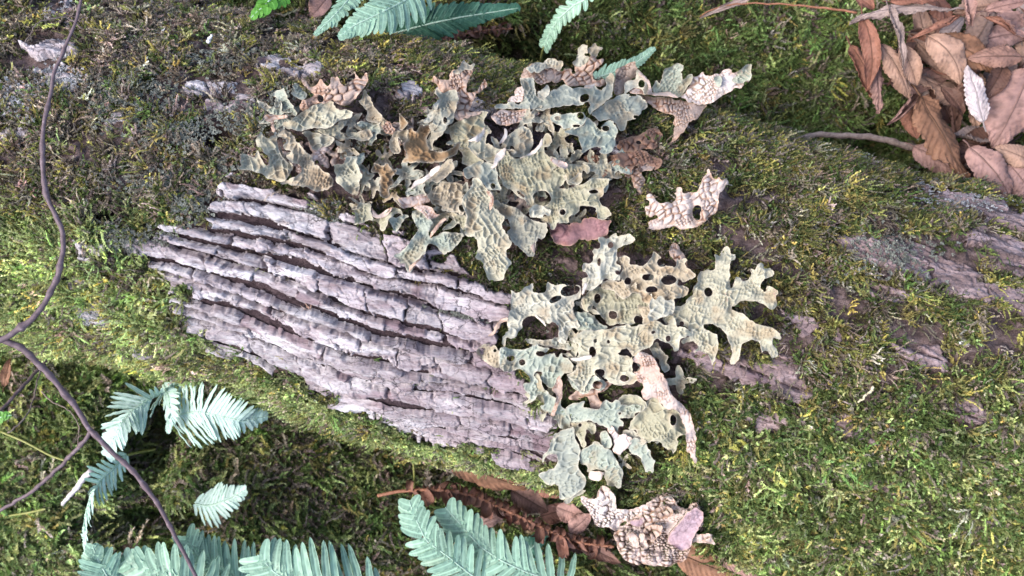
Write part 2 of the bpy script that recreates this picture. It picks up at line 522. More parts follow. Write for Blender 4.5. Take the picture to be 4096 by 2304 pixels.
def build_trunk():
    xs = np.concatenate([np.linspace(-0.98, -0.47, 40)[:-1], np.linspace(-0.47, 0.47, 620), np.linspace(0.47, 0.98, 40)[1:]])
    ths = np.linspace(-1.95, 1.95, 360)
    X, T = np.meshgrid(xs, ths)
    p0, _ = trunk_pos(X, T)
    sx, sy = proj(p0[..., 0], p0[..., 1], p0[..., 2])
    rough = look(_E_MAIN, sx, sy) * (0.0013 * fbm(X * 170, T * 60, 61, 3) - 0.0012)
    clump = 0.005 * sstep(-0.1, 0.6, fbm(sx / 60, sy / 45, 75, 3)) * (1 - look(_E_MAIN, sx, sy))
    p, n = trunk_pos(X, T, pit(sx, sy) + rough + clump - 0.002)
    v = p.reshape(-1, 3)
    # close the cut ends with a fan each so the log stays solid from the side
    nc = len(xs); nr = len(ths)
    q = grid_quads(nr, nc)
    tris = []
    for c in (0, nc - 1):
        mid = len(v); v = np.vstack([v, v[[r * nc + c for r in (0, nr // 2, nr - 1)]].mean(0)])
        for r in range(nr - 1):
            t = (mid, r * nc + c, (r + 1) * nc + c); tris.append(t if c == 0 else t[::-1])
    gr = np.concatenate([look(_E_MAIN, sx, sy).ravel(), [0, 0]])
    me = mesh_np('tree_trunk', v, q[:, ::-1], np.array(tris), M_GROOVE, {'furrow': gr})
    return tag(link('tree_trunk', me), 'thick leaning trunk with furrowed lilac-grey bark half hidden by moss and lichen', 'tree trunk')

TRUNK = build_trunk()

# bark plates: every plate between two furrows and two cross cracks is a piece of its own
def bark_plates(field, step, roww, lens, mat, hmin, hmax, seed, gw, x0=-0.42, x1=0.42, vary=False):
    xs = np.arange(x0, x1, step)
    w_mid = 0.16
    ths = np.arange(-1.35, 1.35, step / w_mid)
    X, T = np.meshgrid(xs, ths)
    p0, nn = trunk_pos(X, T)
    sx, sy = proj(p0[..., 0], p0[..., 1], p0[..., 2])
    E = look(field, sx, sy)
    yc, w = section(X)
    A = T * 0.165
    aw = A + 0.010 * fbm(X * 7, A * 14, seed, 2) + 0.0030 * fbm(X * 22, A * 55, seed + 3, 2) + 0.0013 * fbm(X * 110, A * 200, seed + 4, 2)
    if vary:
        r = aw / 0.0128; rw = 0.0128 + 0 * aw
    else:
        r = aw / roww; rw = roww + 0 * aw
    r = r + 0.4 * vn(r * 0.8, X * 2.5, seed + 2)
    row = np.floor(r); fr = r - row
    xw = X + 0.006 * fbm(X * 40, A * 100, seed + 6, 3) + 0.25 * (A - aw * 0) * (_hash(row, row * 0 + 5, seed + 8) - 0.5)
    ln = lens[0] + (lens[1] - lens[0]) * _hash(row, row * 0 + 1, seed + 11)
    c = xw / ln + _hash(row, row * 0 + 7, seed + 12) * 5
    c = c + 0.42 * vn(c * 0.7, row * 3.7, seed + 13)
    cell = np.floor(c); fc = c - cell
    gh = rw * (gw[0] + (gw[1] - gw[0]) * sstep(-0.5, 0.4, fbm(X * 11, row * 2.3 + A * 20, seed + 14, 3)))
    flank = sstep(-0.25, -0.85, T) if vary else 0 * T
    gh = gh + rw * 0.09 * flank * sstep(-0.5, 0.2, fbm(X * 9, row * 5.1, seed + 43, 2))
    drow = np.minimum(fr, 1 - fr) * rw - gh
    cr = 0.0003 + 0.0014 * _hash(cell + (fc > 0.5), row, seed + 15) ** 3
    dc = np.minimum(fc, 1 - fc) * ln - cr
    c1, c2, chip = voro(X / 0.0075 + 0.3 * fbm(X * 150, A * 150, seed + 16, 2), A / 0.0034, seed + 18)
    d1, d2, chip2 = voro(X / 0.021 + 0.4 * fbm(X * 60, A * 120, seed + 36, 2), A / 0.0062 + 0.4 * fbm(X * 60, A * 120, seed + 37, 2), seed + 38)
    rag = 0.0013 * (chip - 0.5) + 0.0016 * (chip2 - 0.5) + 0.0005 * fbm(X * 420, A * 420, seed + 17, 2)
    g = np.minimum(drow, dc) + rag
    g = np.minimum(g, (E - 0.5) * 0.02 + 0.004 * fbm(X * 45, A * 90, seed + 27, 2))
    hh = hmin + (hmax - hmin) * _hash(cell, row, seed + 17)
    hh = hh * (1 - 0.5 * flank)
    tx = (_hash(cell, row, seed + 19) - 0.5) * 0.07; ta = (_hash(cell, row, seed + 20) - 0.5) * 0.30
    hh = hh + tx * (fc - 0.5) * ln + ta * (fr - 0.5) * rw
    # flakes: terraces a few tenths of a millimetre high
    fl = fbm(X * 60, A * 150, seed + 21, 4)
    ter = np.floor(fl * 6) / 6
    k6 = fl * 6 - np.floor(fl * 6)
    hh = hh + 0.0024 * (ter + sstep(0.0, 0.2, k6) / 6) + 0.0013 * (chip2 - 0.5) + 0.0006 * (chip - 0.5) - 0.0016 * (1 - sstep(0.0, 0.10, d2 - d1)) * sstep(-0.3, 0.3, fbm(X * 25, A * 25, seed + 41, 2)) + 0.0005 * fbm(X * 160, A * 650, seed + 23, 3) + 0.0012 * fbm(X * 30, A * 300, seed + 24, 2)
    # hairline cracks across the plates
    h1, h2, _i = voro(X / 0.007 + 0.4 * fbm(X * 120, A * 120, seed + 28, 2), A / 0.013, seed + 29)
    hh = hh - 0.0011 * (1 - sstep(0.0, 0.10, h2 - h1)) * sstep(-0.2, 0.3, fbm(X * 30, A * 30, seed + 30, 2))
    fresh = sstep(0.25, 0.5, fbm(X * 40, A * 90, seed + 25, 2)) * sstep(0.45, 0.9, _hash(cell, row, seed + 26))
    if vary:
        fresh = np.clip(fresh * 0.8 + 0.75 * sstep(1250, 2150, sx + 260 * fbm(sx / 150, sy / 60, seed + 31, 3) - 0.25 * (sy - 1300)) * (0.5 + 0.5 * _hash(cell, row, seed + 32)), 0, 1)  # also paints plates darker rightward, where less of the left sky's light falls
    top = -0.0012 + (hh + 0.0012) * sstep(-0.0005, 0.0003, g)
    p = p0 + nn * top[..., None]
    nr, nc = X.shape
    q = grid_quads(nr, nc)[:, ::-1]
    gi = g.ravel()
    keep = (gi[q].max(1) > -0.0006)
    key = (row * 4096 + cell).ravel()
    fi = q[np.arange(len(q)), gi[q].argmax(1)]
    q = q[keep]; fk = key[fi[keep]]
    pv = p.reshape(-1, 3); fr_ = fresh.ravel()
    # split every plate id into connected pieces
    lab = np.arange(len(pv)); 
    for _ in range(400):
        m = lab[q].min(1); old = lab.copy()
        same = fk
        np.minimum.at(lab, q.ravel(), np.repeat(m, 4))
        lab = lab[lab]
        if (lab == old).all(): break
    comp = lab[q[:, 0]]
    _, comp = np.unique(comp, return_inverse=True)
    _, fid = np.unique(fk, return_inverse=True)
    fk = comp.astype(np.int64) * (fid.max() + 1) + fid
    order = np.argsort(fk, kind='stable'); q = q[order]; fk = fk[order]
    cuts = np.flatnonzero(np.diff(fk)) + 1
    for ids in np.split(np.arange(len(q)), cuts):
        if len(ids) < 14: continue
        qq = q[ids]
        # keep only the largest connected island of this plate; tiny scraps go with the crumbs
        used, inv = np.unique(qq, return_inverse=True); qi = inv.reshape(-1, 4)
        l2 = np.arange(len(used))
        for _ in range(300):
            m = l2[qi].min(1); o2 = l2.copy(); np.minimum.at(l2, qi.ravel(), np.repeat(m, 4)); l2 = l2[l2]
            if (l2 == o2).all(): break
        for c in np.unique(l2[qi[:, 0]]):
            k = l2[qi[:, 0]] == c
            if k.sum() < 14: continue
            u2, i2 = np.unique(qi[k], return_inverse=True)
            PLATES.append((int(k.sum()), pv[used[u2]], i2.reshape(-1, 4), fr_[used[u2]], mat))

PLATES = []
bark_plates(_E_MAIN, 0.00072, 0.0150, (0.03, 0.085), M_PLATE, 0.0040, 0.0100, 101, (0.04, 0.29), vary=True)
bark_plates(_E_SMALL, 0.0010, 0.020, (0.03, 0.06), M_PLATE, 0.002, 0.005, 201, (0.01, 0.05))
bark_plates(_E_ROSY, 0.0010, 0.017, (0.035, 0.09), M_PLATE_R, 0.0015, 0.0045, 301, (0.01, 0.11))

PLATES.sort(key=lambda t: -t[0])
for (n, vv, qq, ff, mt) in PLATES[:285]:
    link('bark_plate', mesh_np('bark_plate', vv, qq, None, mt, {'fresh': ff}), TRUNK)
off = 0; vs = []; qs = []; fs = []
for (n, vv, qq, ff, mt) in PLATES[285:]:
    vs.append(vv); qs.append(qq + off); fs.append(ff); off += len(vv)
if vs:
    o = link('bark_crumbs', mesh_np('bark_crumbs', np.vstack(vs), np.vstack(qs), None, M_PLATE_R, {'fresh': np.concatenate(fs)}), TRUNK)
    o['kind'] = 'stuff'
print('plates', len(PLATES))

# ------------------------------------------------------------------ ground
GK = 4096 / 2576
HOLLOWS = [(1090, 120, 300, 60, 0.06), (375, 1090, 95, 130, 0.10), (390, 1300, 150, 60, 0.07), (1330, 190, 300, 60, 0.03), (2230, 360, 100, 60, 0.03)]
def z_ground(x, y):
    z = 0.020 + 0.022 * fbm(x * 5, y * 5, 41, 3) + 0.006 * fbm(x * 24, y * 24, 43, 2)
    sx, sy = proj(x, y, 0.02)
    for (hx, hy, rx, ry, d) in HOLLOWS:
        z = z - d * np.exp(-(((sx - hx * GK) / (rx * GK)) ** 2 + ((sy - hy * GK) / (ry * GK)) ** 2) ** 2)
    # banks: the bottom left and the top right rise a little
    z = z + 0.045 * np.exp(-(((sx - 100) / 700) ** 2 + ((sy - 1900) / 600) ** 2)) + 0.02 * np.exp(-(((sx - 3300) / 900) ** 2 + ((sy - 150) / 500) ** 2))
    far = np.hypot(x, y)
    return z + 0.0 * far

def build_ground():
    u = np.linspace(-1, 1, 330)
    s = np.sign(u) * (0.62 * np.abs(u) + 40 * np.abs(u) ** 14)
    X, Y = np.meshgrid(s, s)
    Z = z_ground(X, Y) + 0.25 * sstep(2, 12, np.hypot(X, Y)) * fbm(X * 0.3, Y * 0.3, 47, 3)
    v = np.stack([X, Y, Z], -1).reshape(-1, 3)
    me = mesh_np('ground', v, grid_quads(330, 330), None, M_SOIL)
    return tag(link('ground', me), 'mossy woodland ground around the trunk', None, None, 'structure')
GROUND = build_ground()

def ground_hit(sx, sy, lift=0.0):
    z = np.full(np.shape(sx), 0.02)
    for _ in range(6):
        x, y, _z = P(sx, sy, z); z = z_ground(x, y)
    return P(sx, sy, z + lift)

# ------------------------------------------------------------------ moss shoots (instanced)
def shoot(L, rad, bend, phi, nleaf, leafL, rng, start):
    """one curved moss shoot with leaflets; returns verts, tris, tip values"""
    n = 5
    t = np.linspace(0, 1, n)
    lean = rng.uniform(0.35, 1.0)
    out = L * (lean * t + 0.25 * bend * t * t)
    up = L * (t * (1.05 - 0.55 * lean) - 0.35 * bend * t * t)
    side = L * 0.18 * np.sin(t * rng.uniform(2, 5) + rng.uniform(0, 6)) * t
    c, s = math.cos(phi), math.sin(phi)
    p = np.stack([start[0] + out * c - side * s, start[1] + out * s + side * c, up], 1)
    r = rad * (1 - 0.75 * t)
    v, q, _ = tube(p, r, 3, False)
    tri = np.concatenate([q[:, [0, 1, 2]], q[:, [0, 2, 3]]])
    tip = np.repeat(t, 3)
    vs = [v]; ts = [tri]; tp = [tip]; off = len(v)
    for k in range(nleaf):
        u = 0.12 + 0.88 * (k + rng.uniform(0, 1)) / nleaf
        b = np.array([np.interp(u, t, p[:, i]) for i in range(3)])
        d = (p[-1] - p[0]) / (np.linalg.norm(p[-1] - p[0]) + 1e-9)
        a = rng.uniform(-1, 1, 3); a -= a.dot(d) * d; a /= np.linalg.norm(a) + 1e-9
        dirn = d * 0.75 + a * 0.75 + np.array([0, 0, 0.15])
        wv = np.cross(d, a) * leafL * 0.27
        ll = leafL * (1 - 0.45 * u) * rng.uniform(0.7, 1.2)
        vs.append(np.array([b - wv, b + wv, b + dirn * ll])); ts.append(np.array([[0, 1, 2]]) + off); off += 3
        tp.append(np.array([u * 0.8, u * 0.8, min(1, u + 0.25)]))
    return np.vstack(vs), np.vstack(ts), np.concatenate(tp)

def tuft_mesh(name, nshoot, L, rad, nleaf, leafL, seed, spread=0.0025, comb=None):
    rng = np.random.default_rng(seed)
    V_, T_, H_ = [], [], []; off = 0
    for i in range(nshoot):
        phi = rng.uniform(0, 6.283) if comb is None else rng.normal(comb, 0.7)
        v, t, h = shoot(L * rng.uniform(0.6, 1.25), rad, rng.uniform(0.0, 1.4), phi, nleaf, leafL, rng, rng.uniform(-spread, spread, 2))
        V_.append(v); T_.append(t + off); H_.append(h); off += len(v)
    return mesh_np(name, np.vstack(V_), None, np.vstack(T_), M_MOSS, {'tip': sstep(0.0, 0.55, np.concatenate(H_))})

def flake_mesh(name, n, size, seed):
    """crinkled little foliose lichen rosette"""
    rng = np.random.default_rng(seed)
    V_, T_ = [], []; off = 0
    for i in range(n):
        c = rng.normal(0, size * 0.6, 2); r0 = size * rng.uniform(0.35, 0.7); m = 7
        a = np.linspace(0, 6.283, m, endpoint=False) + rng.uniform(0, 1)
        rr = r0 * rng.uniform(0.55, 1.15, m); tz = rng.uniform(-0.5, 0.5, 2)
        x = np.cos(a) * rr; y = np.sin(a) * rr
        z = size * 0.25 + x * tz[0] + y * tz[1] + rng.uniform(0, 0.3, m) * r0 + rng.uniform(0, size * 0.3)
        v = np.vstack([np.stack([c[0] + x, c[1] + y, z], 1), [[c[0], c[1], size * 0.12]]])
        V_.append(v); T_.append(np.array([[k, (k + 1) % m, m] for k in range(m)]) + off); off += m + 1
    v = np.vstack(V_)
    return mesh_np(name, v, None, np.vstack(T_), M_MOSS, {'tip': np.ones(len(v))})

def variants(cname, meshes):
    c = bpy.data.collections.new(cname)
    for me in meshes:
        o = bpy.data.objects.new(me.name, me); c.objects.link(o)
    return c
SHOOTS_TRUNK = variants('trunk moss shoots', [tuft_mesh('moss_tuft', 6, 0.0070, 0.00040, 14, 0.0023, 50 + i) for i in range(5)] + [tuft_mesh('moss_strands', 5, 0.0115, 0.00038, 18, 0.0022, 60 + i, comb=0.0) for i in range(3)])
SHOOTS_GROUND = variants('ground moss shoots', [tuft_mesh('moss_tuft', 7, 0.0085, 0.00048, 15, 0.0028, 70 + i) for i in range(4)] + [tuft_mesh('moss_feather', 5, 0.016, 0.00050, 24, 0.0032, 80 + i, comb=0.0) for i in range(3)])
FLAKES = variants('lichen flakes', [flake_mesh('lichen_flake', 8, 0.0032, 90 + i) for i in range(4)])

def gn_scatter(coll):
    g = bpy.data.node_groups.new('scatter ' + coll.name, 'GeometryNodeTree')
    g.interface.new_socket('Geometry', in_out='INPUT', socket_type='NodeSocketGeometry')
    g.interface.new_socket('Geometry', in_out='OUTPUT', socket_type='NodeSocketGeometry')
    gi = g.nodes.new('NodeGroupInput'); go = g.nodes.new('NodeGroupOutput')
    iop = g.nodes.new('GeometryNodeInstanceOnPoints'); ci = g.nodes.new('GeometryNodeCollectionInfo')
    ci.inputs['Collection'].default_value = coll
    ci.inputs['Separate Children'].default_value = True; ci.inputs['Reset Children'].default_value = True
    def na(name, t):
        n = g.nodes.new('GeometryNodeInputNamedAttribute'); n.data_type = t; n.inputs['Name'].default_value = name
        return n.outputs['Attribute']
    e2r = g.nodes.new('FunctionNodeEulerToRotation')
    g.links.new(na('rot', 'FLOAT_VECTOR'), e2r.inputs[0])
    g.links.new(gi.outputs[0], iop.inputs['Points']); g.links.new(ci.outputs[0], iop.inputs['Instance'])
    iop.inputs['Pick Instance'].default_value = True
    g.links.new(na('idx', 'INT'), iop.inputs['Instance Index'])
    g.links.new(e2r.outputs[0], iop.inputs['Rotation']); g.links.new(na('scl', 'FLOAT'), iop.inputs['Scale'])
    g.links.new(iop.outputs[0], go.inputs[0])
    return g

def eulers_from_normals(n, spin):
    """XYZ euler of the rotation that spins about z, then tilts z onto n"""
    nz = n / np.linalg.norm(n, axis=1)[:, None]
    ref = np.stack([np.cos(spin), np.sin(spin), 0 * spin], 1)
    x = ref - (ref * nz).sum(1)[:, None] * nz; x /= np.linalg.norm(x, axis=1)[:, None]
    y = np.cross(nz, x)
    # matrix columns x, y, nz  ->  euler XYZ
    r20, r21, r22 = x[:, 2], y[:, 2], nz[:, 2]
    r10, r00 = x[:, 1], x[:, 0]
    return np.stack([np.arctan2(r21, r22), -np.arcsin(np.clip(r20, -1, 1)), np.arctan2(r10, r00)], 1)

def scatter(name, coll, pos, nrm, spin, scl, idx, tint, label, cat):
    me = bpy.data.meshes.new(name)
    me.vertices.add(len(pos)); me.vertices.foreach_set('co', np.asarray(pos, np.float32).ravel())
    def put(k, typ, prop, arr):
        a = me.attributes.new(k, typ, 'POINT'); a.data.foreach_set(prop, arr.ravel())
    put('rot', 'FLOAT_VECTOR', 'vector', eulers_from_normals(nrm, spin).astype(np.float32))
    put('scl', 'FLOAT', 'value', scl.astype(np.float32))
    put('idx', 'INT', 'value', idx.astype(np.int32))
    put('tint', 'FLOAT_COLOR', 'color', np.concatenate([tint, np.ones((len(tint), 1))], 1).astype(np.float32))
    me.materials.append(M_MOSS)
    o = link(name, me)
    md = o.modifiers.new('scatter', 'NODES'); md.node_group = gn_scatter(coll)
    return tag(o, label, cat, None, 'stuff')

def pick(palette, k, jitter, rng):
    c = np.array(palette)[k]
    return np.clip(c * np.exp(jitter * rng.normal(0, 1, (len(k), 1))) * (1 + 0.06 * rng.normal(0, 1, (len(k), 3))), 0.008, 0.9)

PAL = [(0.235, 0.222, 0.085), (0.11, 0.15, 0.048), (0.27, 0.225, 0.18), (0.40, 0.365, 0.12), (0.33, 0.375, 0.165), (0.19, 0.27, 0.09), (0.44, 0.395, 0.31), (0.14, 0.115, 0.088)]
#       0 olive            1 deep green        2 dry brown           3 yellow            4 light green       5 fresh green       6 straw            7 dark brown
def choose(weights, r):
    w = np.stack(weights, 1); w = w / w.sum(1)[:, None]
    return (np.cumsum(w, 1) < r[:, None]).sum(1).clip(0, w.shape[1] - 1)

def moss_on_trunk(n):
    rng = np.random.default_rng(5)
    x = rng.uniform(-0.47, 0.47, n); th = rng.uniform(-1.75, 1.75, n)
    p, nn = trunk_pos(x, th)
    sx, sy = proj(p[:, 0], p[:, 1], p[:, 2])
    e = np.maximum(np.maximum(look(_E_MAIN, sx, sy), look(_E_SMALL, sx, sy)), look(_E_ROSY, sx, sy))
    vx, vy = sx / GK, sy / GK
    patch = fbm(sx / 160, sy / 90, 71, 3)
    col = look(COLONY, sx, sy)
    thin = np.clip(0.72 * sstep(0.0, 0.35, patch) + 0.25 * (vx > 1500) * (vy < 1050) + 0.75 * col + 0.25 * (vx < 900) * (vy < 520) + 0.9 * (pit(sx, sy) < -0.004), 0, 0.95)
    cov = look(COVER, sx, sy)
    keep = (rng.uniform(0, 1, n) > np.clip(e * 1.3, 0, 0.993)) & (rng.uniform(0, 1, n) > thin) & (rng.uniform(0, 1, n) > cov)
    x, th, sx, sy, vx, vy, e, col = [a[keep] for a in (x, th, sx, sy, vx, vy, e, col)]
    n = len(x)
    mound = 0.005 * sstep(-0.1, 0.6, fbm(sx / 60, sy / 45, 75, 3)) * (1 - e)
    p, nn = trunk_pos(x, th, mound + pit(sx, sy) - 0.0005)
    r = rng.uniform(0, 1, n); big = fbm(sx / 120, sy / 80, 77, 3) * 0.5 + 0.5; med = fbm(sx / 35, sy / 30, 79, 2) * 0.5 + 0.5
    lt = sstep(1500, 700, vx) * sstep(620, 380, vy)          # upper left: dry, brownish
    lb = sstep(900, 300, vx) * sstep(450, 650, vy)           # lower left: light green
    rb = sstep(1500, 1800, vx) * sstep(850, 1150, vy)        # lower right: fresh green
    ru = sstep(1500, 1800, vx) * (1 - sstep(850, 1150, vy))  # right: olive, straw
    rim = sstep(500, 640, vx) * sstep(1750, 1400, vx) * sstep(900, 1000, vy)   # bright green fringe along the lower edge
    edge_top = sstep(650, 900, vx) * sstep(1500, 1300, vx) * sstep(300, 200, vy)
    z = 0 * vx
    w = [0.22 + 0.3 * ru + 0.2 * lt + z, 0.16 + 0.25 * rb + 0.1 * (1 - lt), 0.10 + 0.85 * lt * (1 - 0.7 * big) + 0.1 * lb + 0.30 * ru * med, 0.06 + 0.35 * edge_top * big + 0.25 * ru * big + 0.14 * lt * big,
         0.05 + 0.7 * lb + 0.6 * rim + 0.30 * rb * med, 0.06 + 0.16 * rb + 0.2 * rim + 0.1 * lb, 0.04 + 0.16 * ru + 0.14 * lt + 0.05 * lb, 0.10 + 0.22 * lt + 0.15 * ru * (1 - med)]
    # neighbouring shoots belong to the same cushion and share its colour
    r = 0.62 * np.clip(0.5 + 0.95 * fbm(sx / 26, sy / 22, 83, 2), 0, 0.9999) + 0.38 * r
    k = choose(w, r)
    tint = pick(PAL, k, 0.38, rng) * (0.95 + 0.35 * lt + 0.5 * lb + 0.35 * rb + 0.15 * ru + 0.25 * rim)[:, None] * (1 - 0.5 * col)[:, None]
    idx = np.where(rng.uniform(0, 1, n) < 0.7, rng.integers(0, 5, n), rng.integers(5, 8, n))
    spin = rng.uniform(0, 6.283, n)
    comb = rng.uniform(0, 1, n) < 0.5
    spin = np.where(comb, 0.3 * rng.normal(0, 1, n) - 0.35 + np.where(vx < 900, math.pi, 0), spin)
    nn = nn + rng.normal(0, 0.18, (n, 3))
    return scatter('trunk_moss', SHOOTS_TRUNK, p, nn, spin, rng.uniform(0.55, 1.2, n) * (1 - 0.4 * e) * (1 + 0.55 * rb + 0.35 * lb + 0.3 * rim), idx, tint, 'shaggy olive and green moss coating the trunk', 'moss')

def moss_on_ground(n):
    rng = np.random.default_rng(6)
    x = rng.uniform(-0.66, 0.66, n); y = rng.uniform(-0.40, 0.40, n)
    yc, w = section(x)
    keep = np.abs(y - yc) > w * 0.86
    x = x[keep]; y = y[keep]; n = len(x)
    z = z_ground(x, y); e = 0.004
    nn = np.stack([-(z_ground(x + e, y) - z) / e, -(z_ground(x, y + e) - z) / e, np.ones(n)], 1)
    sx, sy = proj(x, y, z); vx, vy = sx / GK, sy / GK
    bald = sstep(0.15, 0.6, fbm(sx / 190, sy / 120, 85, 3))
    keep = rng.uniform(0, 1, n) > 0.55 * bald
    x, y, z, nn, sx, sy, vx, vy = [a[keep] for a in (x, y, z, nn, sx, sy, vx, vy)]
    n = len(x)
    big = fbm(sx / 150, sy / 110, 87, 3) * 0.5 + 0.5
    top = (vy < 700) * 1.0
    left = (1 - top) * sstep(700, 250, vx)
    r = rng.uniform(0, 1, n)
    zz = 0 * vx
    w = [0.20 + 0.25 * top * sstep(1900, 1300, vx) + zz, 0.35 * top + 0.12 + zz, 0.10 + 0.10 * left + 0.3 * (1 - top) * (1 - left) * (1 - big), 0.04 + zz, 0.10 + 0.45 * left, 0.10 + 0.45 * top * sstep(1500, 1900, vx) + 0.22 * (1 - top), 0.04 + 0.14 * left, 0.08 + 0.12 * (1 - big)]
    r = 0.55 * np.clip(0.5 + 0.95 * fbm(sx / 34, sy / 30, 84, 2), 0, 0.9999) + 0.45 * r
    k = choose(w, r)
    tint = pick(PAL, k, 0.36, rng) * (1 + 0.25 * left + 0.05 * top)[:, None]
    idx = np.where(rng.uniform(0, 1, n) < np.where(top > 0, 0.45, 0.8), rng.integers(0, 4, n), rng.integers(4, 7, n))
    spin = np.where(rng.uniform(0, 1, n) < 0.7, rng.normal(0.15, 0.6, n), rng.uniform(0, 6.28, n))
    nn = nn + rng.normal(0, 0.2, (n, 3))
    return scatter('ground_moss', SHOOTS_GROUND, np.stack([x, y, z], 1), nn, spin, rng.uniform(0.6, 1.25, n) * (1.35 - 0.3 * top), idx, tint, 'soft feathery green moss carpeting the ground beside the trunk', 'moss')

def crust_on_trunk():
    """grey-blue, whitish and blackish crust lichens that grow in patches between the moss"""
    rng = np.random.default_rng(8)
    spots = [(300, 590, 150, 45, 0), (470, 500, 90, 60, 0), (540, 430, 60, 40, 0), (380, 470, 110, 50, 0), (640, 300, 120, 60, 0), (430, 330, 120, 60, 0), (240, 790, 70, 40, 1), (150, 205, 55, 40, 1), (140, 45, 50, 22, 1),
             (330, 240, 160, 70, 0), (60, 250, 80, 50, 1), (560, 150, 120, 40, 0), (690, 240, 60, 30, 0), (800, 540, 60, 40, 0), (1350, 350, 110, 35, 2), (1500, 400, 70, 30, 2), (1140, 460, 60, 30, 2), (2250, 640, 120, 60, 0), (2440, 520, 120, 30, 1),
             (1420, 770, 60, 50, 0), (1160, 790, 60, 45, 0), (900, 350, 60, 30, 0), (2350, 470, 120, 18, 1)]
    pal = [(0.27, 0.285, 0.25), (0.55, 0.55, 0.56), (0.10, 0.075, 0.095)]
    P_, N_, T_ = [], [], []
    for (x, y, rx, ry, c) in spots:
        m = int(rx * ry * (0.045 if c == 0 else 0.06))
        a = rng.normal(0, 0.5, m) * rx + x; b = rng.normal(0, 0.5, m) * ry + y
        sx, sy = a * GK, b * GK
        zz = trunk_z(sx, sy); X, Y, Z = P(sx, sy, zz)
        yc, w = section(X); th = np.arcsin(np.clip((Y - yc) / w, -0.97, 0.97))
        p, nn = trunk_pos(X, th, 0.004)
        P_.append(p); N_.append(nn); T_.append(np.clip(np.array(pal[c])[None, :] * rng.uniform(0.55, 1.25, (m, 1)), 0, 0.85))
    p = np.vstack(P_); nn = np.vstack(N_) + rng.normal(0, 0.3, (len(p_ := np.vstack(P_)), 3)); t = np.vstack(T_); n = len(p)
    return scatter('crust_lichen', FLAKES, p, nn, rng.uniform(0, 6.28, n), rng.uniform(0.22, 0.5, n), rng.integers(0, 4, n), t, 'tiny grey-blue crust lichen flakes dotted between the trunk moss', 'crust lichen')

# ------------------------------------------------------------------ lungwort lichens
TS = 900.0 / 2576.0
COL_POLY = [V('690,250 900,235 1080,285 1250,275 1500,320 1660,350 1650,430 1530,430 1530,570 1350,610 1100,550 900,520 760,490 690,400'), V('1290,760 1480,600 1700,640 1730,900 1710,1100 1600,1240 1420,1150 1330,950')]
COLONY = _field(COL_POLY, 60, 40)
TILE = {1: (920, 240), 2: (1600, 150), 3: (2200, 150), 4: (1350, 620), 5: (1750, 480), 6: (1880, 900), 7: (2400, 640), 8: (2400, 960), 9: (1880, 1300), 10: (2050, 1700)}
UP = {'mint': (0.335, 0.375, 0.32), 'olive': (0.36, 0.345, 0.25), 'tan': (0.40, 0.34, 0.25), 'brown': (0.24, 0.155, 0.085), 'blue': (0.325, 0.345, 0.30), 'pale': (0.44, 0.43, 0.36), 'cream': (0.42, 0.405, 0.315), 'grey': (0.32, 0.315, 0.26)}
DN = {'star': ((0.60, 0.50, 0.455), (0.43, 0.29, 0.225)), 'pink': ((0.56, 0.46, 0.42), (0.34, 0.195, 0.14)), 'white': ((0.66, 0.60, 0.585), (0.40, 0.27, 0.215)), 'rust': ((0.50, 0.38, 0.32), (0.235, 0.115, 0.07)), 'dark': ((0.36, 0.29, 0.255), (0.12, 0.062, 0.04)), 'lip': ((0.70, 0.65, 0.61), (0.58, 0.49, 0.42)), 'dead': ((0.24, 0.14, 0.105), (0.11, 0.05, 0.035))}
WARM = np.array((0.28, 0.17, 0.085))

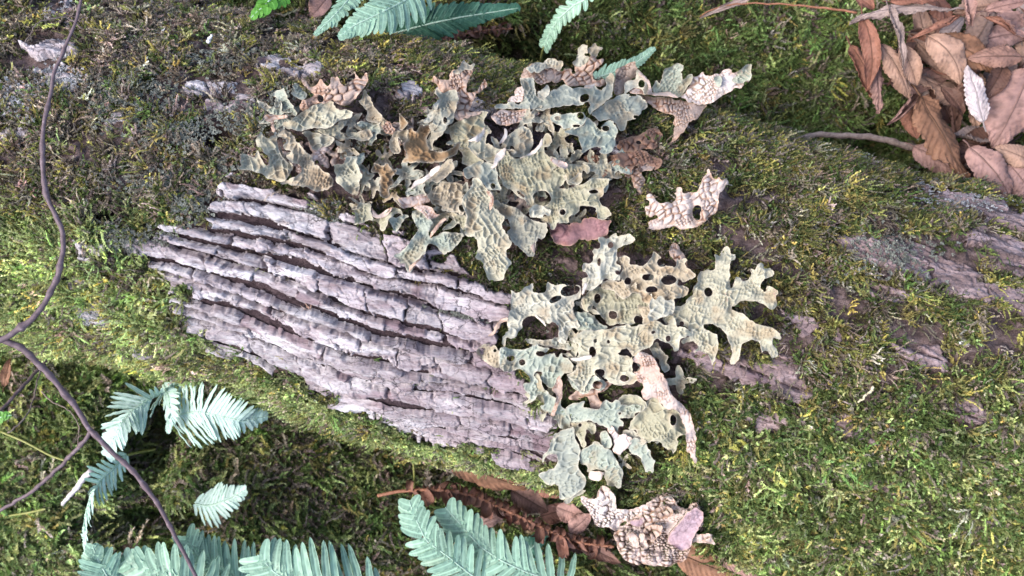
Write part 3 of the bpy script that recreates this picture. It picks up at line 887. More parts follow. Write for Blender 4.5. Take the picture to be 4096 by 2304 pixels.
def lobe(name, tile, outline, holes, kind, tone, lift, parent, seed, hollow=0.0, mat=None, cell=25.0, relief=1.0, step=3.4, wob=1.0, thick=0.0007, curl=1.0, rough=0.0):
    """A thallus lobe: the outlined sheet with holes, a netted or blistered relief, wavy rims and a real thickness.
    lift = (start mm, end mm, direction in picture degrees clockwise from right)"""
    ox, oy = TILE[tile]
    S = lambda q: np.asarray(q, float) * TS + np.array([ox, oy])
    poly = chaikin(S(pts(outline)), 1)
    mn = poly.min(0) - 16; mx = poly.max(0) + 16
    gx = np.arange(mn[0], mx[0], step); gy = np.arange(mn[1], mx[1], step)
    X, Y = np.meshgrid(gx, gy)
    wx = 5.5 * fbm(X / 30, Y / 30, seed, 2) * wob; wy = 5.5 * fbm(X / 30 + 40, Y / 30, seed + 3, 2) * wob
    f = poly_sdf(X + wx, Y + wy, poly) - 1.2 + wob * (2.2 * fbm(X / 17, Y / 17, seed + 5, 2) + 4.2 * np.clip(vn(X / 12, Y / 12, seed + 6) - 0.1, 0, 1))
    for h in holes:
        hx, hy = S((h[0], h[1])); rx = h[2] * TS; ry = (h[3] if len(h) > 3 else h[2]) * TS; an = math.radians(h[4]) if len(h) > 4 else 0
        dx = X - hx + 0.6 * wx; dy = Y - hy + 0.6 * wy
        c, s = math.cos(an), math.sin(an)
        u = (dx * c + dy * s) / rx; v = (-dx * s + dy * c) / ry
        f = np.maximum(f, -(np.hypot(u, v) - 1) * min(rx, ry))
    gyv, gxv = np.gradient(f, step)
    g2 = np.clip(gxv ** 2 + gyv ** 2, 0.15, None)
    nr, nc = X.shape
    q = grid_quads(nr, nc)
    inside = (f < 0).ravel()
    keep = inside[q].sum(1) >= 1
    q = q[keep]
    out = (f > 0)
    # border vertices slide onto the outline
    sh = np.where(out, np.clip(f, 0, 1.6 * step), 0)
    X2 = X - sh * gxv / g2; Y2 = Y - sh * gyv / g2
    d = np.clip(-f, 0, None)
    # ---- relief in photograph pixels (about 0.19 mm each)
    rot = (seed % 7) * 0.45 - 0.0 * X; Xc = X - mn[0]; Yc = Y - mn[1]
    w1 = 0.75 * fbm(X / 70, Y / 70, seed + 9, 2); w2 = 0.75 * fbm(X / 70 + 9, Y / 70, seed + 10, 2)
    def net(cs, sd):
        qx = (Xc * np.cos(rot) + Yc * np.sin(rot)) / (cs * 1.2) + w1
        qy = (-Xc * np.sin(rot) + Yc * np.cos(rot)) / (cs * 0.85) + w2
        return voro(qx, qy, sd)
    f1, f2, cid = net(cell * 1.25, seed + 20)
    h1, h2, cid2 = net(cell * 0.62, seed + 24)
    big = sstep(-0.25, 0.2, fbm(X / 65, Y / 65, seed + 27, 2))
    r1 = 1 - sstep(0.0, 0.34, f2 - f1); r2 = 1 - sstep(0.0, 0.42, h2 - h1)
    fade = 0.4 + 0.6 * sstep(-0.45, 0.25, fbm(X / 48, Y / 48, seed + 28, 2))
    ridge = (r1 * big + r2 * 0.75 * (1 - big)) * fade
    fine = r2 * big * 0.6 + 0.25 * fbm(X / 8, Y / 8, seed + 29, 2)
    ek = sstep(2, 16, d)
    wave = fbm(X / 95, Y / 95, seed + 30, 2); wave2 = fbm(X / 38, Y / 38, seed + 33, 1)
    dirr = math.radians(lift[2]); L = X * math.cos(dirr) + Y * math.sin(dirr)
    l0 = poly @ np.array([math.cos(dirr), math.sin(dirr)])
    t = np.clip((L - l0.min()) / (l0.max() - l0.min()), 0, 1)
    mm = 1 / 0.19
    base = (lift[0] + (lift[1] - lift[0]) * (0.55 * t + 0.45 * t * t)) * mm * 1.35 + 18
    rim = np.exp(-d / 9.0) * (0.5 + 0.5 * vn(X / 42, Y / 42, seed + 37))
    if kind == 'U':
        z = base + relief * (15.0 * ridge + 3.0 * fine - 4.0 * (1 - f1).clip(0, 1) ** 2) * (0.25 + 0.75 * ek) + 24 * wave + 30 * wave2 * np.exp(-d / 26) + curl * 20 * rim
    else:
        z = base + relief * (-15.0 * sstep(0.05, 0.9, ridge) + 5 * (1 - f1).clip(0, 1)) * (0.2 + 0.8 * ek) + relief * 2.0 * (1 - f1) + 20 * wave + 24 * wave2 * np.exp(-d / 26) - curl * 10 * rim
    z = z + rough * fbm(X / 40, Y / 40, seed + 51, 3) + 0.5 * rough * fbm(X / 14, Y / 14, seed + 55, 2)
    z = z + hollow * mm * (-np.exp(-((d - d.max()) / (0.45 * d.max() + 1e-6)) ** 2))
    # ---- colour the thing itself has
    n1 = fbm(X / 70, Y / 70, seed + 41, 3); n2 = vn(X / 9, Y / 9, seed + 45)
    edge = np.exp(-d / 3.6); warm = sstep(0.05, 0.55, n1)
    def upcol(tn):
        c = np.array(UP.get(tn, UP['olive']))[None, None, :] * (0.92 + 0.22 * ridge + 0.06 * n2)[..., None]
        c = c * (1 - 0.42 * warm[..., None]) + WARM * (0.42 * warm)[..., None]
        e = (0.75 * edge)[..., None]
        return c * (1 - e) + np.array((0.56, 0.51, 0.41)) * e
    def dncol(tn):
        a, b = DN.get(tn, DN['pink'])
        k = (sstep(0.1, 0.8, ridge) * (0.75 + 0.25 * sstep(-0.3, 0.4, fbm(X / 55, Y / 55, seed + 47, 2))))[..., None]
        c = np.array(a) * (1 - k) + np.array(b) * k
        c = c * (0.95 + 0.08 * n2 + 0.13 * (cid - 0.5))[..., None]
        w = 0.45 * sstep(0.1, 0.6, n1)[..., None]
        c = c * (1 - w) + c * np.array((0.80, 0.62, 0.52)) * w
        e = (0.4 * edge)[..., None]
        return c * (1 - e) + np.array((0.55, 0.36, 0.24)) * e
    if kind == 'U': ca, cb = upcol(tone), dncol('pink')
    else: ca, cb = dncol(tone), upcol('olive')
    used, inv = np.unique(q, return_inverse=True); qq = inv.reshape(-1, 4)
    sx = X2.ravel()[used]; sy = Y2.ravel()[used]; zz = z.ravel()[used]
    zt = trunk_z(sx, sy)
    wx0, wy0, _ = P(sx, sy, zt); yc0, w0 = section(wx0)
    zl = zt + zz * 0.00019 + 0.016 * sstep(0.70, 1.0, np.abs(wy0 - yc0) / w0)
    px, py, pz = P(sx, sy, zl)
    bx_, by_, bz_ = P(sx, sy, zl - thick)
    v = np.vstack([np.stack([px, py, pz], 1), np.stack([px, py, pz - thick], 1)])
    nv = len(used)
    top = qq[:, ::-1]; bot = qq + nv
    # rim: boundary edges joined top to bottom
    e = np.concatenate([top[:, [0, 1]], top[:, [1, 2]], top[:, [2, 3]], top[:, [3, 0]]])
    key = np.sort(e, 1); kk = key[:, 0].astype(np.int64) * 10 ** 7 + key[:, 1]
    _, first, cnt = np.unique(kk, return_index=True, return_counts=True)
    be = e[first[cnt == 1]]
    rimq = np.stack([be[:, 1], be[:, 0], be[:, 0] + nv, be[:, 1] + nv], 1)
    col = np.concatenate([ca.reshape(-1, 3)[used], cb.reshape(-1, 3)[used]])
    col = np.clip(np.concatenate([col, np.ones((len(col), 1))], 1), 0.01, 0.95)
    if parent is not None:
        v = v - np.array(parent.location)
    me = mesh_np(name, v, np.vstack([top, bot, rimq]), None, mat or M_LICH, {'col': col})
    return link(name, me, parent)

# thalli: label, then the lobes (tile, outline, holes, kind, tone, (lift0, lift1, direction))
LICHENS = [
 ('cream net-ridged lichen curling at the left end of the upper colony, above bare bark', [
  ('lobe', 1, '420,560 470,540 500,530 555,560 590,500 545,470 510,420 490,395 530,345 580,345 620,325 640,400 680,470 720,540 770,590 755,650 700,600 640,590 560,640 480,620', [], 'U', 'mint', (5, 12, -90)),
  ('lobe', 1, '700,300 760,260 800,310 840,350 885,410 880,450 800,470 760,420 690,380 740,350', [], 'U', 'mint', (6, 12, -90)),
  ('curled_lip', 1, '390,640 470,620 560,640 650,620 660,650 580,680 500,690 500,760 530,800 490,830 460,760 470,710 410,700', [], 'B', 'rust', (10, 12, 0)),
  ('lobe', 1, '800,830 900,815 1000,835 1100,850 1200,890 1150,950 1080,1010 960,1040 920,950 880,880', [], 'U', 'grey', (2, 4, 0)),
  ('lobe', 1, '600,730 680,690 780,640 880,560 960,510 1060,490 1170,470 1190,540 1260,590 1330,565 1410,590 1385,640 1330,680 1260,690 1220,720 1100,790 1000,790 900,770 800,815 700,790 620,770', [], 'U', 'cream', (7, 14, -60)),
  ('lobe', 1, '570,775 620,800 680,830 740,900 790,950 830,1010 880,1070 940,1110 980,1200 1080,1270 1160,1330 1200,1380 1180,1450 1100,1500 960,1500 850,1440 720,1420 560,1420 650,1370 720,1340 780,1330 830,1290 810,1220 760,1180 690,1150 650,1090 700,1060 700,1030 640,1020 600,980 650,950 640,910 600,880 545,865', [], 'U', 'tan', (5, 12, 180)),
  ('lobe', 1, '50,1240 130,1210 100,1130 110,1070 170,1080 260,1120 280,1080 320,1030 340,1100 380,1170 420,1205 440,1150 420,1090 380,1030 340,1000 310,990 285,920 310,870 350,820 390,870 440,910 490,880 522,815 530,920 560,1020 580,1090 620,1140 680,1190 740,1210 700,1290 650,1360 560,1400 480,1360 400,1330 320,1290 250,1260 150,1250', [], 'U', 'cream', (6, 16, 200)),
  ('lobe', 1, '1200,1190 1310,1200 1320,1110 1370,1100 1450,1100 1455,1190 1490,1250 1530,1310 1490,1380 1480,1500 1420,1560 1360,1530 1300,1450 1220,1400 1220,1320 1190,1260', [], 'U', 'cream', (5, 11, -90)),
  ('curled_lip', 1, '1455,1180 1490,1250 1535,1310 1500,1300 1450,1230', [], 'B', 'rust', (12, 12, 0)),
  ]),
 ('rusty upturned lichen with pale blisters and spiky rim above the cream lobes', [
  ('lobe', 1, '815,230 850,205 880,260 900,310 950,310 1010,280 1035,210 1060,250 1090,300 1120,310 1150,260 1150,195 1190,200 1215,240 1225,185 1250,210 1265,270 1330,300 1400,240 1440,200 1425,135 1460,180 1510,230 1560,130 1578,200 1545,310 1490,370 1420,450 1350,510 1290,525 1200,490 1180,460 1100,490 1040,500 950,520 880,570 830,590 800,540 830,470 900,430 990,390 930,370 870,330', [(1040, 440, 38, 45)], 'B', 'rust', (8, 20, -90)),
  ]),
 ('dull tan thallus behind the cream lobes, frayed towards the yellow moss', [
  ('lobe', 1, '1540,330 1590,420 1640,520 1700,600 1790,680 1840,780 1760,800 1680,720 1560,700 1580,600 1520,540 1470,480 1520,430', [], 'U', 'tan', (2, 5, 0)),
  ('lobe', 1, '1720,735 1760,760 1785,690 1830,700 1860,770 1890,800 1860,850 1780,840', [], 'B', 'rust', (5, 9, -90)),
  ('lobe', 1, '1930,590 1960,620 2010,690 2040,720 1990,790 1940,790 1945,690', [], 'U', 'brown', (4, 12, -90)),
  ('lobe', 1, '1210,690 1390,620 1500,610 1600,680 1580,780 1450,830 1300,850 1210,800', [], 'B', 'dark', (-8, -6, 0)),
  ('lobe', 1, '1180,860 1400,830 1580,800 1640,860 1560,930 1380,900 1250,930', [], 'U', 'grey', (0, 2, 0)),
  ]),
 ('brown-centred star-shaped lichen in the left middle of the upper colony', [
  ('lobe', 2, '30,1240 100,1180 80,1120 100,1060 130,1035 160,1080 190,1080 210,1040 240,980 270,1020 330,1010 380,990 350,1060 340,1110 300,1150 310,1220 350,1280 420,1300 520,1300 600,1260 640,1220 690,1185 715,1210 650,1290 650,1340 590,1380 500,1400 430,1430 330,1440 230,1420 180,1420 60,1440 20,1430 90,1370 70,1310', [], 'U', 'brown', (8, 14, 180)),
  ('lobe', 4, '380,190 410,120 440,95 540,130 570,90 600,150 680,180 620,260 640,330 590,410 580,490 500,490 470,330 490,260 460,200', [], 'U', 'brown', (4, 9, -90)),
  ('lobe', 1, '1820,970 1860,860 1900,810 1960,820 2060,790 2050,900 1960,950 1930,880 1925,960 1960,1040 1900,1100', [], 'U', 'tan', (4, 9, -90)),
  ]),
 ('tall grey upright lobe with a dark slit beside the brown star', [
  ('lobe', 2, '400,600 440,590 500,640 570,600 640,600 660,660 690,690 650,760 640,830 620,900 620,970 540,1000 500,1100 480,1130 400,1160 370,1200 380,1280 340,1295 300,1220 310,1170 350,1110 350,1050 330,960 360,920 390,830 440,770 460,710 400,650', [(515, 950, 22, 40)], 'U', 'grey', (8, 20, -80)),
  ('frill', 2, '330,870 400,760 460,700 470,730 420,840 380,930 320,980 260,960', [], 'U', 'pale', (14, 18, -90)),
  ]),
 ('blistered pink-brown lobe standing up against bright yellow moss, its tips forked', [
  ('lobe', 2, '355,490 400,440 440,470 490,470 560,500 560,430 600,380 660,360 690,330 710,290 740,235 760,290 800,330 855,300 830,360 850,390 810,440 790,470 770,520 750,570 760,630 830,640 900,620 940,500 970,465 990,560 940,610 880,650 850,700 830,740 800,800 790,860 900,850 950,830 930,880 800,910 650,950 610,900 640,820 670,730 690,680 640,620 570,600 480,640 440,600 430,540', [], 'B', 'rust', (10, 26, -90)),
  ('pale_tip', 2, '600,380 660,360 690,330 712,290 740,235 760,290 800,330 855,300 830,360 800,370 740,370 700,400 640,420', [], 'U', 'pale', (25, 28, -90)),
  ]),
 ('twisted tan lichen with white curled lips in the centre of the upper colony', [
  ('lobe', 2, '550,1020 640,980 760,930 880,890 960,850 1010,870 940,950 1000,1050 930,1080 860,1140 800,1150 770,1190 780,1250 850,1330 930,1390 980,1430 900,1470 700,1460 720,1330 650,1260 590,1230 600,1150 580,1090', [], 'U', 'olive', (3, 8, -60)),
  ('lobe', 2, '770,1180 860,1140 940,1080 980,1005 1012,1010 1050,1090 990,1130 960,1190 1040,1230 1120,1280 1220,1265 1120,1340 1070,1440 1000,1440 960,1390 900,1370 830,1300 780,1240', [(770, 1215, 16, 26)], 'U', 'cream', (8, 14, -60)),
  ('curled_lip', 2, '765,1190 850,1150 935,1080 985,1003 960,1110 915,1190 840,1195', [], 'B', 'lip', (19, 21, 0)),
  ('lobe', 2, '1150,1200 1230,1150 1300,1050 1400,1015 1480,1040 1530,1120 1520,1250 1470,1340 1380,1370 1290,1360 1240,1300 1180,1250', [(1290, 1290, 26, 50, -20)], 'U', 'grey', (2, 6, -90)),
  ('curled_lip', 2, '1200,1030 1230,1060 1225,1130 1200,1200 1130,1215 1170,1150 1200,1100', [], 'B', 'lip', (8, 12, -90)),
  ]),
 ('broad blue-grey lichen sheet with a pink stripe below along the top of the colony', [
  ('lobe', 2, '1030,910 1090,850 1300,820 1500,830 1590,845 1570,890 1500,930 1400,950 1300,990 1200,1010 1130,1000', [], 'B', 'pink', (3, 5, -90)),
  ('lobe', 2, '1080,760 1200,770 1260,730 1340,770 1400,740 1420,640 1390,560 1375,460 1420,470 1550,450 1540,560 1590,680 1650,710 1720,610 1800,590 1900,540 1960,590 2060,580 2200,540 2300,590 2370,560 2350,480 2400,410 2450,420 2462,500 2440,600 2420,690 2330,760 2230,830 2180,885 2150,840 2190,760 2160,730 2080,780 2000,760 1900,770 1800,800 1650,830 1500,830 1300,810 1100,830', [(2110, 690, 60, 48, -30)], 'U', 'blue', (6, 15, -90)),
  ('flap', 2, '1570,620 1640,590 1690,540 1720,600 1700,660 1650,715 1590,680', [], 'U', 'pale', (13, 16, -90)),
  ('curled_lip', 2, '2090,560 2240,520 2190,580', [], 'B', 'lip', (20, 20, 0)),
  ]),
 ('warty pink-brown lichen with pale crumpled tips at the very top edge of the trunk', [
  ('lobe', 2, '1390,450 1420,390 1440,340 1550,290 1640,300 1690,250 1760,230 1820,270 1872,275 1860,330 1900,350 1980,370 2020,400 1995,330 2040,310 2150,300 2180,200 2240,220 2250,250 2340,235 2330,290 2230,350 2210,440 2230,490 2350,480 2350,560 2120,540 1980,560 1900,540 1860,470 1800,520 1750,500 1640,540 1560,510 1540,450 1450,470', [(1990, 395, 28, 18), (1855, 350, 25, 30)], 'B', 'rust', (6, 20, -90)),
  ('pale_tip', 2, '2030,200 2040,120 2090,72 2150,100 2140,170 2100,200 2180,220 2190,290 2150,345 2080,330 1990,310 1975,270 2020,240', [], 'U', 'pale', (16, 22, -90)),
  ('pale_tip', 2, '2140,150 2200,90 2240,55 2250,110 2330,120 2290,170 2240,225 2190,200', [], 'U', 'pale', (17, 22, -90)),
  ('pale_tip', 2, '1425,365 1550,290 1640,300 1690,250 1760,228 1820,270 1872,280 1840,380 1790,370 1720,350 1640,370 1560,410 1480,400', [], 'U', 'pale', (18, 22, -90)),
  ('lobe', 2, '1290,610 1380,560 1420,530 1430,640 1400,740 1300,740 1200,745 1240,700 1330,660', [], 'B', 'white', (2, 8, 0)),
  ]),
 ('dark brown blistered lobe with a pale ring-shaped curl behind the blue-grey sheet', [
  ('lobe', 3, '735,440 740,380 790,350 880,300 965,268 990,320 1012,360 990,440 930,480 860,540 840,650 740,660 720,600 740,540', [], 'B', 'dark', (6, 16, -90)),
  ('curled_lip', 3, '850,520 900,500 980,480 990,375 1022,370 1062,430 1122,480 1152,550 1172,640 1080,660 1060,600 980,570 900,610 850,660', [(1050, 530, 38, 45)], 'U', 'pale', (10, 15, -90)),
  ('curled_lip', 3, '1000,360 1065,430 1125,480 1155,560 1172,650 1110,650 1140,560 1090,490 1030,440', [], 'B', 'pink', (17, 18, 0)),
  ]),
 ('green notched lobe rising beside the white blistered wing', [
  ('lobe', 3, '1170,590 1200,500 1240,485 1260,560 1290,440 1310,360 1410,340 1420,310 1472,283 1532,335 1490,420 1520,485 1570,440 1640,420 1630,470 1590,550 1540,620 1490,690 1400,660 1280,650 1200,650', [], 'U', 'mint', (6, 22, -90)),
  ('curled_lip', 3, '880,600 960,570 1060,600 1200,640 1330,625 1420,640 1480,690 1400,680 1260,670 1050,650 950,640', [], 'B', 'pink', (12, 14, 0)),
  ]),
 ('white blistered wing-shaped lobe with a pale green tip reaching over the ground moss', [
  ('lobe', 3, '1030,650 1100,660 1250,690 1420,690 1560,740 1800,755 1730,870 1710,900 1620,960 1540,1060 1460,1150 1400,1205 1380,1190 1420,1130 1410,1000 1440,920 1400,870 1280,850 1180,800 1090,720', [], 'B', 'rust', (4, 10, -30)),
  ('lobe', 3, '1480,690 1560,640 1590,560 1600,480 1680,430 1760,388 1780,440 1840,450 1900,405 1950,430 1990,360 2080,368 2090,420 2170,390 2240,310 2310,300 2290,400 2300,490 2230,500 2220,560 2100,600 1980,660 1890,740 1800,765 1700,755 1600,740', [], 'B', 'white', (12, 24, -20)),
  ('pale_tip', 3, '2075,500 2120,430 2240,308 2315,295 2298,400 2302,492 2240,500 2140,535', [], 'U', 'mint', (23, 27, -45)),
  ('flap', 3, '1870,460 1960,440 1970,500 1930,580 1900,550', [], 'U', 'mint', (21, 22, 0)),
  ]),
 ('dusky blue-grey lobe between the mint fan and the brown blistered sheet', [
  ('lobe', 3, '560,790 700,720 780,655 900,645 1030,665 1070,720 1125,790 1080,830 1010,890 1000,930 900,945 890,920 860,1040 800,1065 760,960 640,940 560,960 480,870', [(950, 660, 45, 16), (985, 905, 30, 20)], 'U', 'blue', (4, 10, 0)),
  ]),
 ('mint fan-shaped lobe with two round holes at its narrow left end', [
  ('lobe', 3, '155,1085 250,1040 320,1050 400,1000 410,900 480,950 560,1050 600,1085 595,1010 640,970 690,935 740,990 772,1050 752,1150 740,1240 700,1310 610,1342 575,1300 615,1270 540,1240 470,1260 420,1310 350,1325 370,1270 350,1200 340,1140 270,1110', [(640, 1040, 40, 32)], 'U', 'mint', (10, 18, 90)),
  ('lobe', 3, '0,930 20,890 100,870 200,880 300,860 375,850 412,910 400,990 290,1050 200,1030 150,1055 110,1000 30,960', [(90, 920, 36, 22), (350, 895, 36, 44, -30), (300, 1010, 50, 16)], 'U', 'mint', (12, 17, 0)),
  ]),
 ('large olive lobe with a big round black hole in the middle of the upper colony', [
  ('lobe', 5, '610,545 650,480 680,380 790,320 850,435 940,430 1040,390 1150,310 1200,215 1250,145 1290,180 1325,240 1280,290 1210,300 1220,370 1300,420 1400,475 1480,500 1600,505 1740,530 1745,600 1720,622 1690,570 1660,590 1650,680 1600,745 1560,740 1500,760 1480,690 1450,690 1440,750 1350,770 1480,795 1580,765 1690,710 1790,662 1965,680 1960,740 1910,790 1890,870 1850,890 1880,960 1940,1010 1995,1075 1980,1105 1900,1142 1850,1130 1800,1050 1830,1000 1700,970 1620,980 1610,1060 1500,1110 1490,1180 1400,1195 1380,1140 1350,1240 1310,1255 1280,1180 1200,1150 1190,1120 1290,1070 1280,1030 1230,990 1160,970 1040,995 1010,930 960,890 910,860 860,800 780,780 700,640 670,560', [(1200, 895, 105, 88), (1785, 820, 58, 18), (1430, 1060, 34, 32), (960, 850, 62, 16, 40)], 'U', 'olive', (7, 13, 20)),
  ('curled_lip', 5, '605,545 650,480 678,380 795,315 770,400 700,470 660,540 630,555', [], 'B', 'lip', (18, 19, 0)),
  ('curled_lip', 5, '940,435 1040,385 1150,305 1200,195 1195,300 1110,390 980,425', [], 'B', 'lip', (19, 21, -60)),
  ('curled_lip', 5, '1290,420 1400,465 1490,500 1480,570 1400,540 1300,480', [], 'B', 'pink', (17, 18, 0)),
  ('lobe', 5, '1040,1030 1090,980 1180,965 1240,1020 1300,1030 1295,1100 1220,1080 1200,1130 1120,1120 1060,1110', [], 'U', 'pale', (11, 12, 0)),
  ('frill', 5, '1440,640 1480,620 1490,690 1540,670 1640,600 1660,690 1600,745 1500,700', [], 'U', 'cream', (15, 17, 0)),
  ]),
 ('smooth grey-green lobe hanging beside the reddish bark flake', [
  ('lobe', 4, '1790,500 1900,560 2050,605 2200,730 2300,770 2388,790 2388,890 2340,975 2290,930 2270,1050 2255,1165 2180,1165 2130,1090 2000,1010 1940,890 1985,800 1950,740 1880,720 1820,640', [(1985, 545, 75, 32, 40)], 'U', 'grey', (4, 13, 60)),
  ('curled_lip', 4, '2210,1060 2265,990 2262,1120 2235,1110', [], 'B', 'rust', (14, 14, 0)),
  ]),
 ('bluish veined lobe fanning out above the longest hanging lobe', [
  ('lobe', 4, '1430,170 1500,110 1600,78 1700,90 1800,108 1830,200 1845,320 1872,405 1800,390 1730,400 1690,370 1630,300 1560,240 1500,290 1450,240', [(1775, 350, 28, 32)], 'U', 'blue', (6, 11, 90)),
  ]),
 ('brown-edged lichen tangle with long pale lips left of the longest hanging lobe', [
  ('lobe', 4, '720,240 800,200 900,190 1000,220 940,270 800,290', [], 'U', 'blue', (1, 3, 0)),
  ('lobe', 4, '840,390 900,290 1000,255 1060,180 1180,115 1300,30 1360,130 1290,220 1180,290 1140,335 1070,290 1000,310 900,350', [], 'U', 'tan', (6, 14, -60)),
  ('curled_lip', 4, '832,400 860,330 900,285 1000,255 1060,180 1185,108 1160,180 1090,240 1000,305 900,345', [], 'B', 'lip', (15, 17, -60)),
  ('lobe', 4, '770,400 840,370 950,320 1010,325 990,390 1010,460 900,475 780,465', [], 'U', 'blue', (3, 6, 0)),
  ('lobe', 4, '1040,440 1120,390 1200,310 1300,300 1400,330 1500,380 1450,450 1430,560 1475,640 1440,690 1350,650 1260,640 1200,620 1210,580 1150,560 1090,575 1050,510', [(1430, 610, 30, 44, -30)], 'U', 'tan', (6, 10, 90)),
  ('curled_lip', 4, '685,500 800,480 950,460 1040,435 1060,540 960,575 930,560 870,590 735,612 720,550', [], 'B', 'pink', (10, 12, 180)),
  ]),
 ('longest hanging lobe, pale green with a deep net of ridges, tip over the furrowed bark', [
  ('lobe', 4, '1560,232 1620,280 1690,360 1750,420 1782,480 1770,570 1780,610 1860,660 1908,710 1890,790 1900,860 1960,940 2003,1010 1930,1080 1950,1180 1995,1240 1930,1330 1912,1435 1820,1450 1770,1420 1730,1435 1700,1340 1680,1260 1620,1190 1555,1170 1612,1110 1610,1010 1570,950 1490,930 1455,890 1480,740 1470,650 1430,580 1440,480 1500,400 1550,330', [], 'U', 'cream', (14, 17, 90)),
  ('curled_lip', 4, '1700,400 1770,420 1790,500 1770,600 1740,640 1730,560 1760,500', [], 'B', 'rust', (19, 19, 0)),
  ]),
 ('mint x-shaped lobe draped over the cracked bark plates', [
  ('lobe', 4, '1060,740 1150,700 1250,660 1330,650 1430,690 1482,710 1470,790 1430,875 1400,790 1350,780 1330,700 1280,690 1230,760 1130,860 1035,892 1080,820', [], 'U', 'olive', (5, 8, 90)),
  ('lobe', 4, '850,700 880,620 980,640 1050,700 1100,780 1060,860 1040,900 1060,960 1130,920 1200,890 1300,878 1440,890 1455,930 1390,1000 1330,1070 1230,1148 1205,1110 1160,1070 1080,1010 1030,1040 1000,1130 960,1190 900,1230 820,1345 780,1290 790,1240 720,1250 700,1190 635,1160 740,1110 830,990 890,920 910,850 880,770', [], 'U', 'mint', (7, 10, 110)),
  ('curled_lip', 4, '870,610 930,570 1060,580 1120,680 1190,670 1130,720 1040,730 980,680 940,630', [], 'B', 'pink', (14, 15, 0)),
  ('curled_lip', 4, '1000,1110 960,1200 900,1240 815,1350 830,1260 900,1220 960,1150', [], 'B', 'rust', (14, 14, 0)),
  ('curled_lip', 4, '1230,715 1260,730 1180,800 1100,900 1060,950 1070,880 1140,800', [], 'B', 'rust', (11, 12, 0)),
  ]),
 ('small olive lobes clinging to the upper rim of the cracked bark plates', [
  ('lobe', 4, '125,560 220,545 290,560 390,555 390,690 440,730 500,700 570,620 640,590 740,650 755,690 640,700 580,720 580,800 530,862 490,862 480,800 420,760 340,740 280,790 205,802 200,740 200,660', [(680, 690, 60, 14, -10)], 'U', 'olive', (3, 7, 90)),
  ('lobe', 4, '580,740 750,680 820,700 750,750 730,830 660,885 630,800', [], 'U', 'mint', (5, 8, 90)),
  ('curled_lip', 4, '385,600 420,650 470,700 560,630 640,590 600,660 520,720 430,730 390,690', [], 'B', 'pink', (9, 10, 0)),
  ]),
 ('fragile reddish-brown dead lichen crumbling below the mint fan', [
  ('lobe', 5, '1650,430 1800,395 1950,420 2050,380 2180,375 2300,330 2420,380 2480,430 2580,440 2540,550 2480,565 2400,490 2350,608 2290,585 2300,480 2230,540 2205,665 2130,645 2160,560 2060,500 1960,540 1930,600 1900,675 1870,580 1800,530', [(2060, 470, 30, 22)], 'B', 'dead', (1, 5, 90)),
  ('lobe', 5, '2050,260 2250,190 2400,120 2520,80 2576,200 2500,330 2330,340 2180,380 2060,330', [(2300, 260, 30, 20), (2420, 210, 24, 20)], 'B', 'dead', (0, 3, 0)),
  ]),
 ('antler-shaped pale green lichen spread alone to the right of the lower colony', [
  ('lobe', 8, '700,900 850,760 950,760 1000,690 1070,620 1055,540 1120,490 1155,370 1200,340 1320,330 1340,230 1315,165 1380,180 1410,95 1450,65 1485,90 1490,170 1555,145 1555,195 1500,250 1480,330 1505,420 1480,490 1500,560 1540,480 1580,425 1620,480 1690,470 1740,400 1715,335 1780,350 1820,275 1862,290 1872,332 1942,318 2000,400 1900,430 1830,510 1835,560 1890,590 1930,528 2000,545 2038,600 2000,650 2033,740 2000,795 1940,792 1880,740 1800,700 1680,678 1560,720 1475,782 1600,820 1700,910 1800,960 1960,1000 2050,1060 2085,1105 2060,1135 1990,1120 1970,1170 2033,1270 2035,1345 1970,1355 1940,1280 1880,1270 1845,1305 1840,1220 1800,1150 1700,1130 1640,1180 1605,1250 1585,1350 1555,1425 1485,1415 1520,1280 1490,1190 1450,1140 1440,1070 1360,1000 1290,950 1180,960 1190,1020 1290,1060 1345,1100 1352,1220 1325,1330 1290,1435 1260,1360 1230,1290 1160,1270 1080,1305 1120,1220 1100,1170 1010,1160 948,1195 935,1140 1070,1080 1000,1000 900,960 760,970', [(1242, 595, 46, 50), (940, 955, 28, 27)], 'U', 'cream', (5, 14, 0)),
  ]),
 ('pale brown lichen pierced by many round holes at the top of the lower colony', [
  ('lobe', 6, '1280,850 1400,715 1550,695 1700,690 1850,715 1950,780 2050,905 2000,1000 1920,1110 1830,1135 1700,1135 1620,1170 1480,1040 1440,960 1330,1000 1270,920', [(1640, 1030, 52, 50), (1460, 840, 44, 58), (1390, 960, 48, 38), (1920, 1090, 46, 50)], 'U', 'olive', (3, 5, 0)),
  ('lobe', 8, '190,200 340,185 340,275 390,285 480,302 550,280 590,210 610,125 650,150 700,190 690,240 740,290 860,300 870,240 980,215 1015,230 960,290 1085,380 1080,430 940,505 900,430 900,520 1000,540 1030,570 980,640 850,670 865,740 840,860 780,840 740,830 700,890 600,950 480,960 490,900 430,800 440,750 490,780 560,770 570,730 490,700 480,640 420,610 340,640 240,690 200,600 140,570 20,570 20,490 90,450 240,480 230,400 250,290 200,250', [(595, 567, 68, 36), (785, 455, 92, 55), (545, 430, 68, 40), (318, 470, 38, 44), (705, 260, 52, 50), (390, 642, 46, 36), (815, 275, 26, 24)], 'U', 'tan', (7, 14, 0)),
  ('frill', 8, '590,610 620,690 700,640 760,690 850,680 865,745 840,855 800,830 760,870 700,895 640,930 560,940 540,860 580,800 570,730', [], 'U', 'pale', (13, 15, 90)),
  ]),
 ('spreading pale lichen with toothed right-hand arms across the middle of the lower colony', [
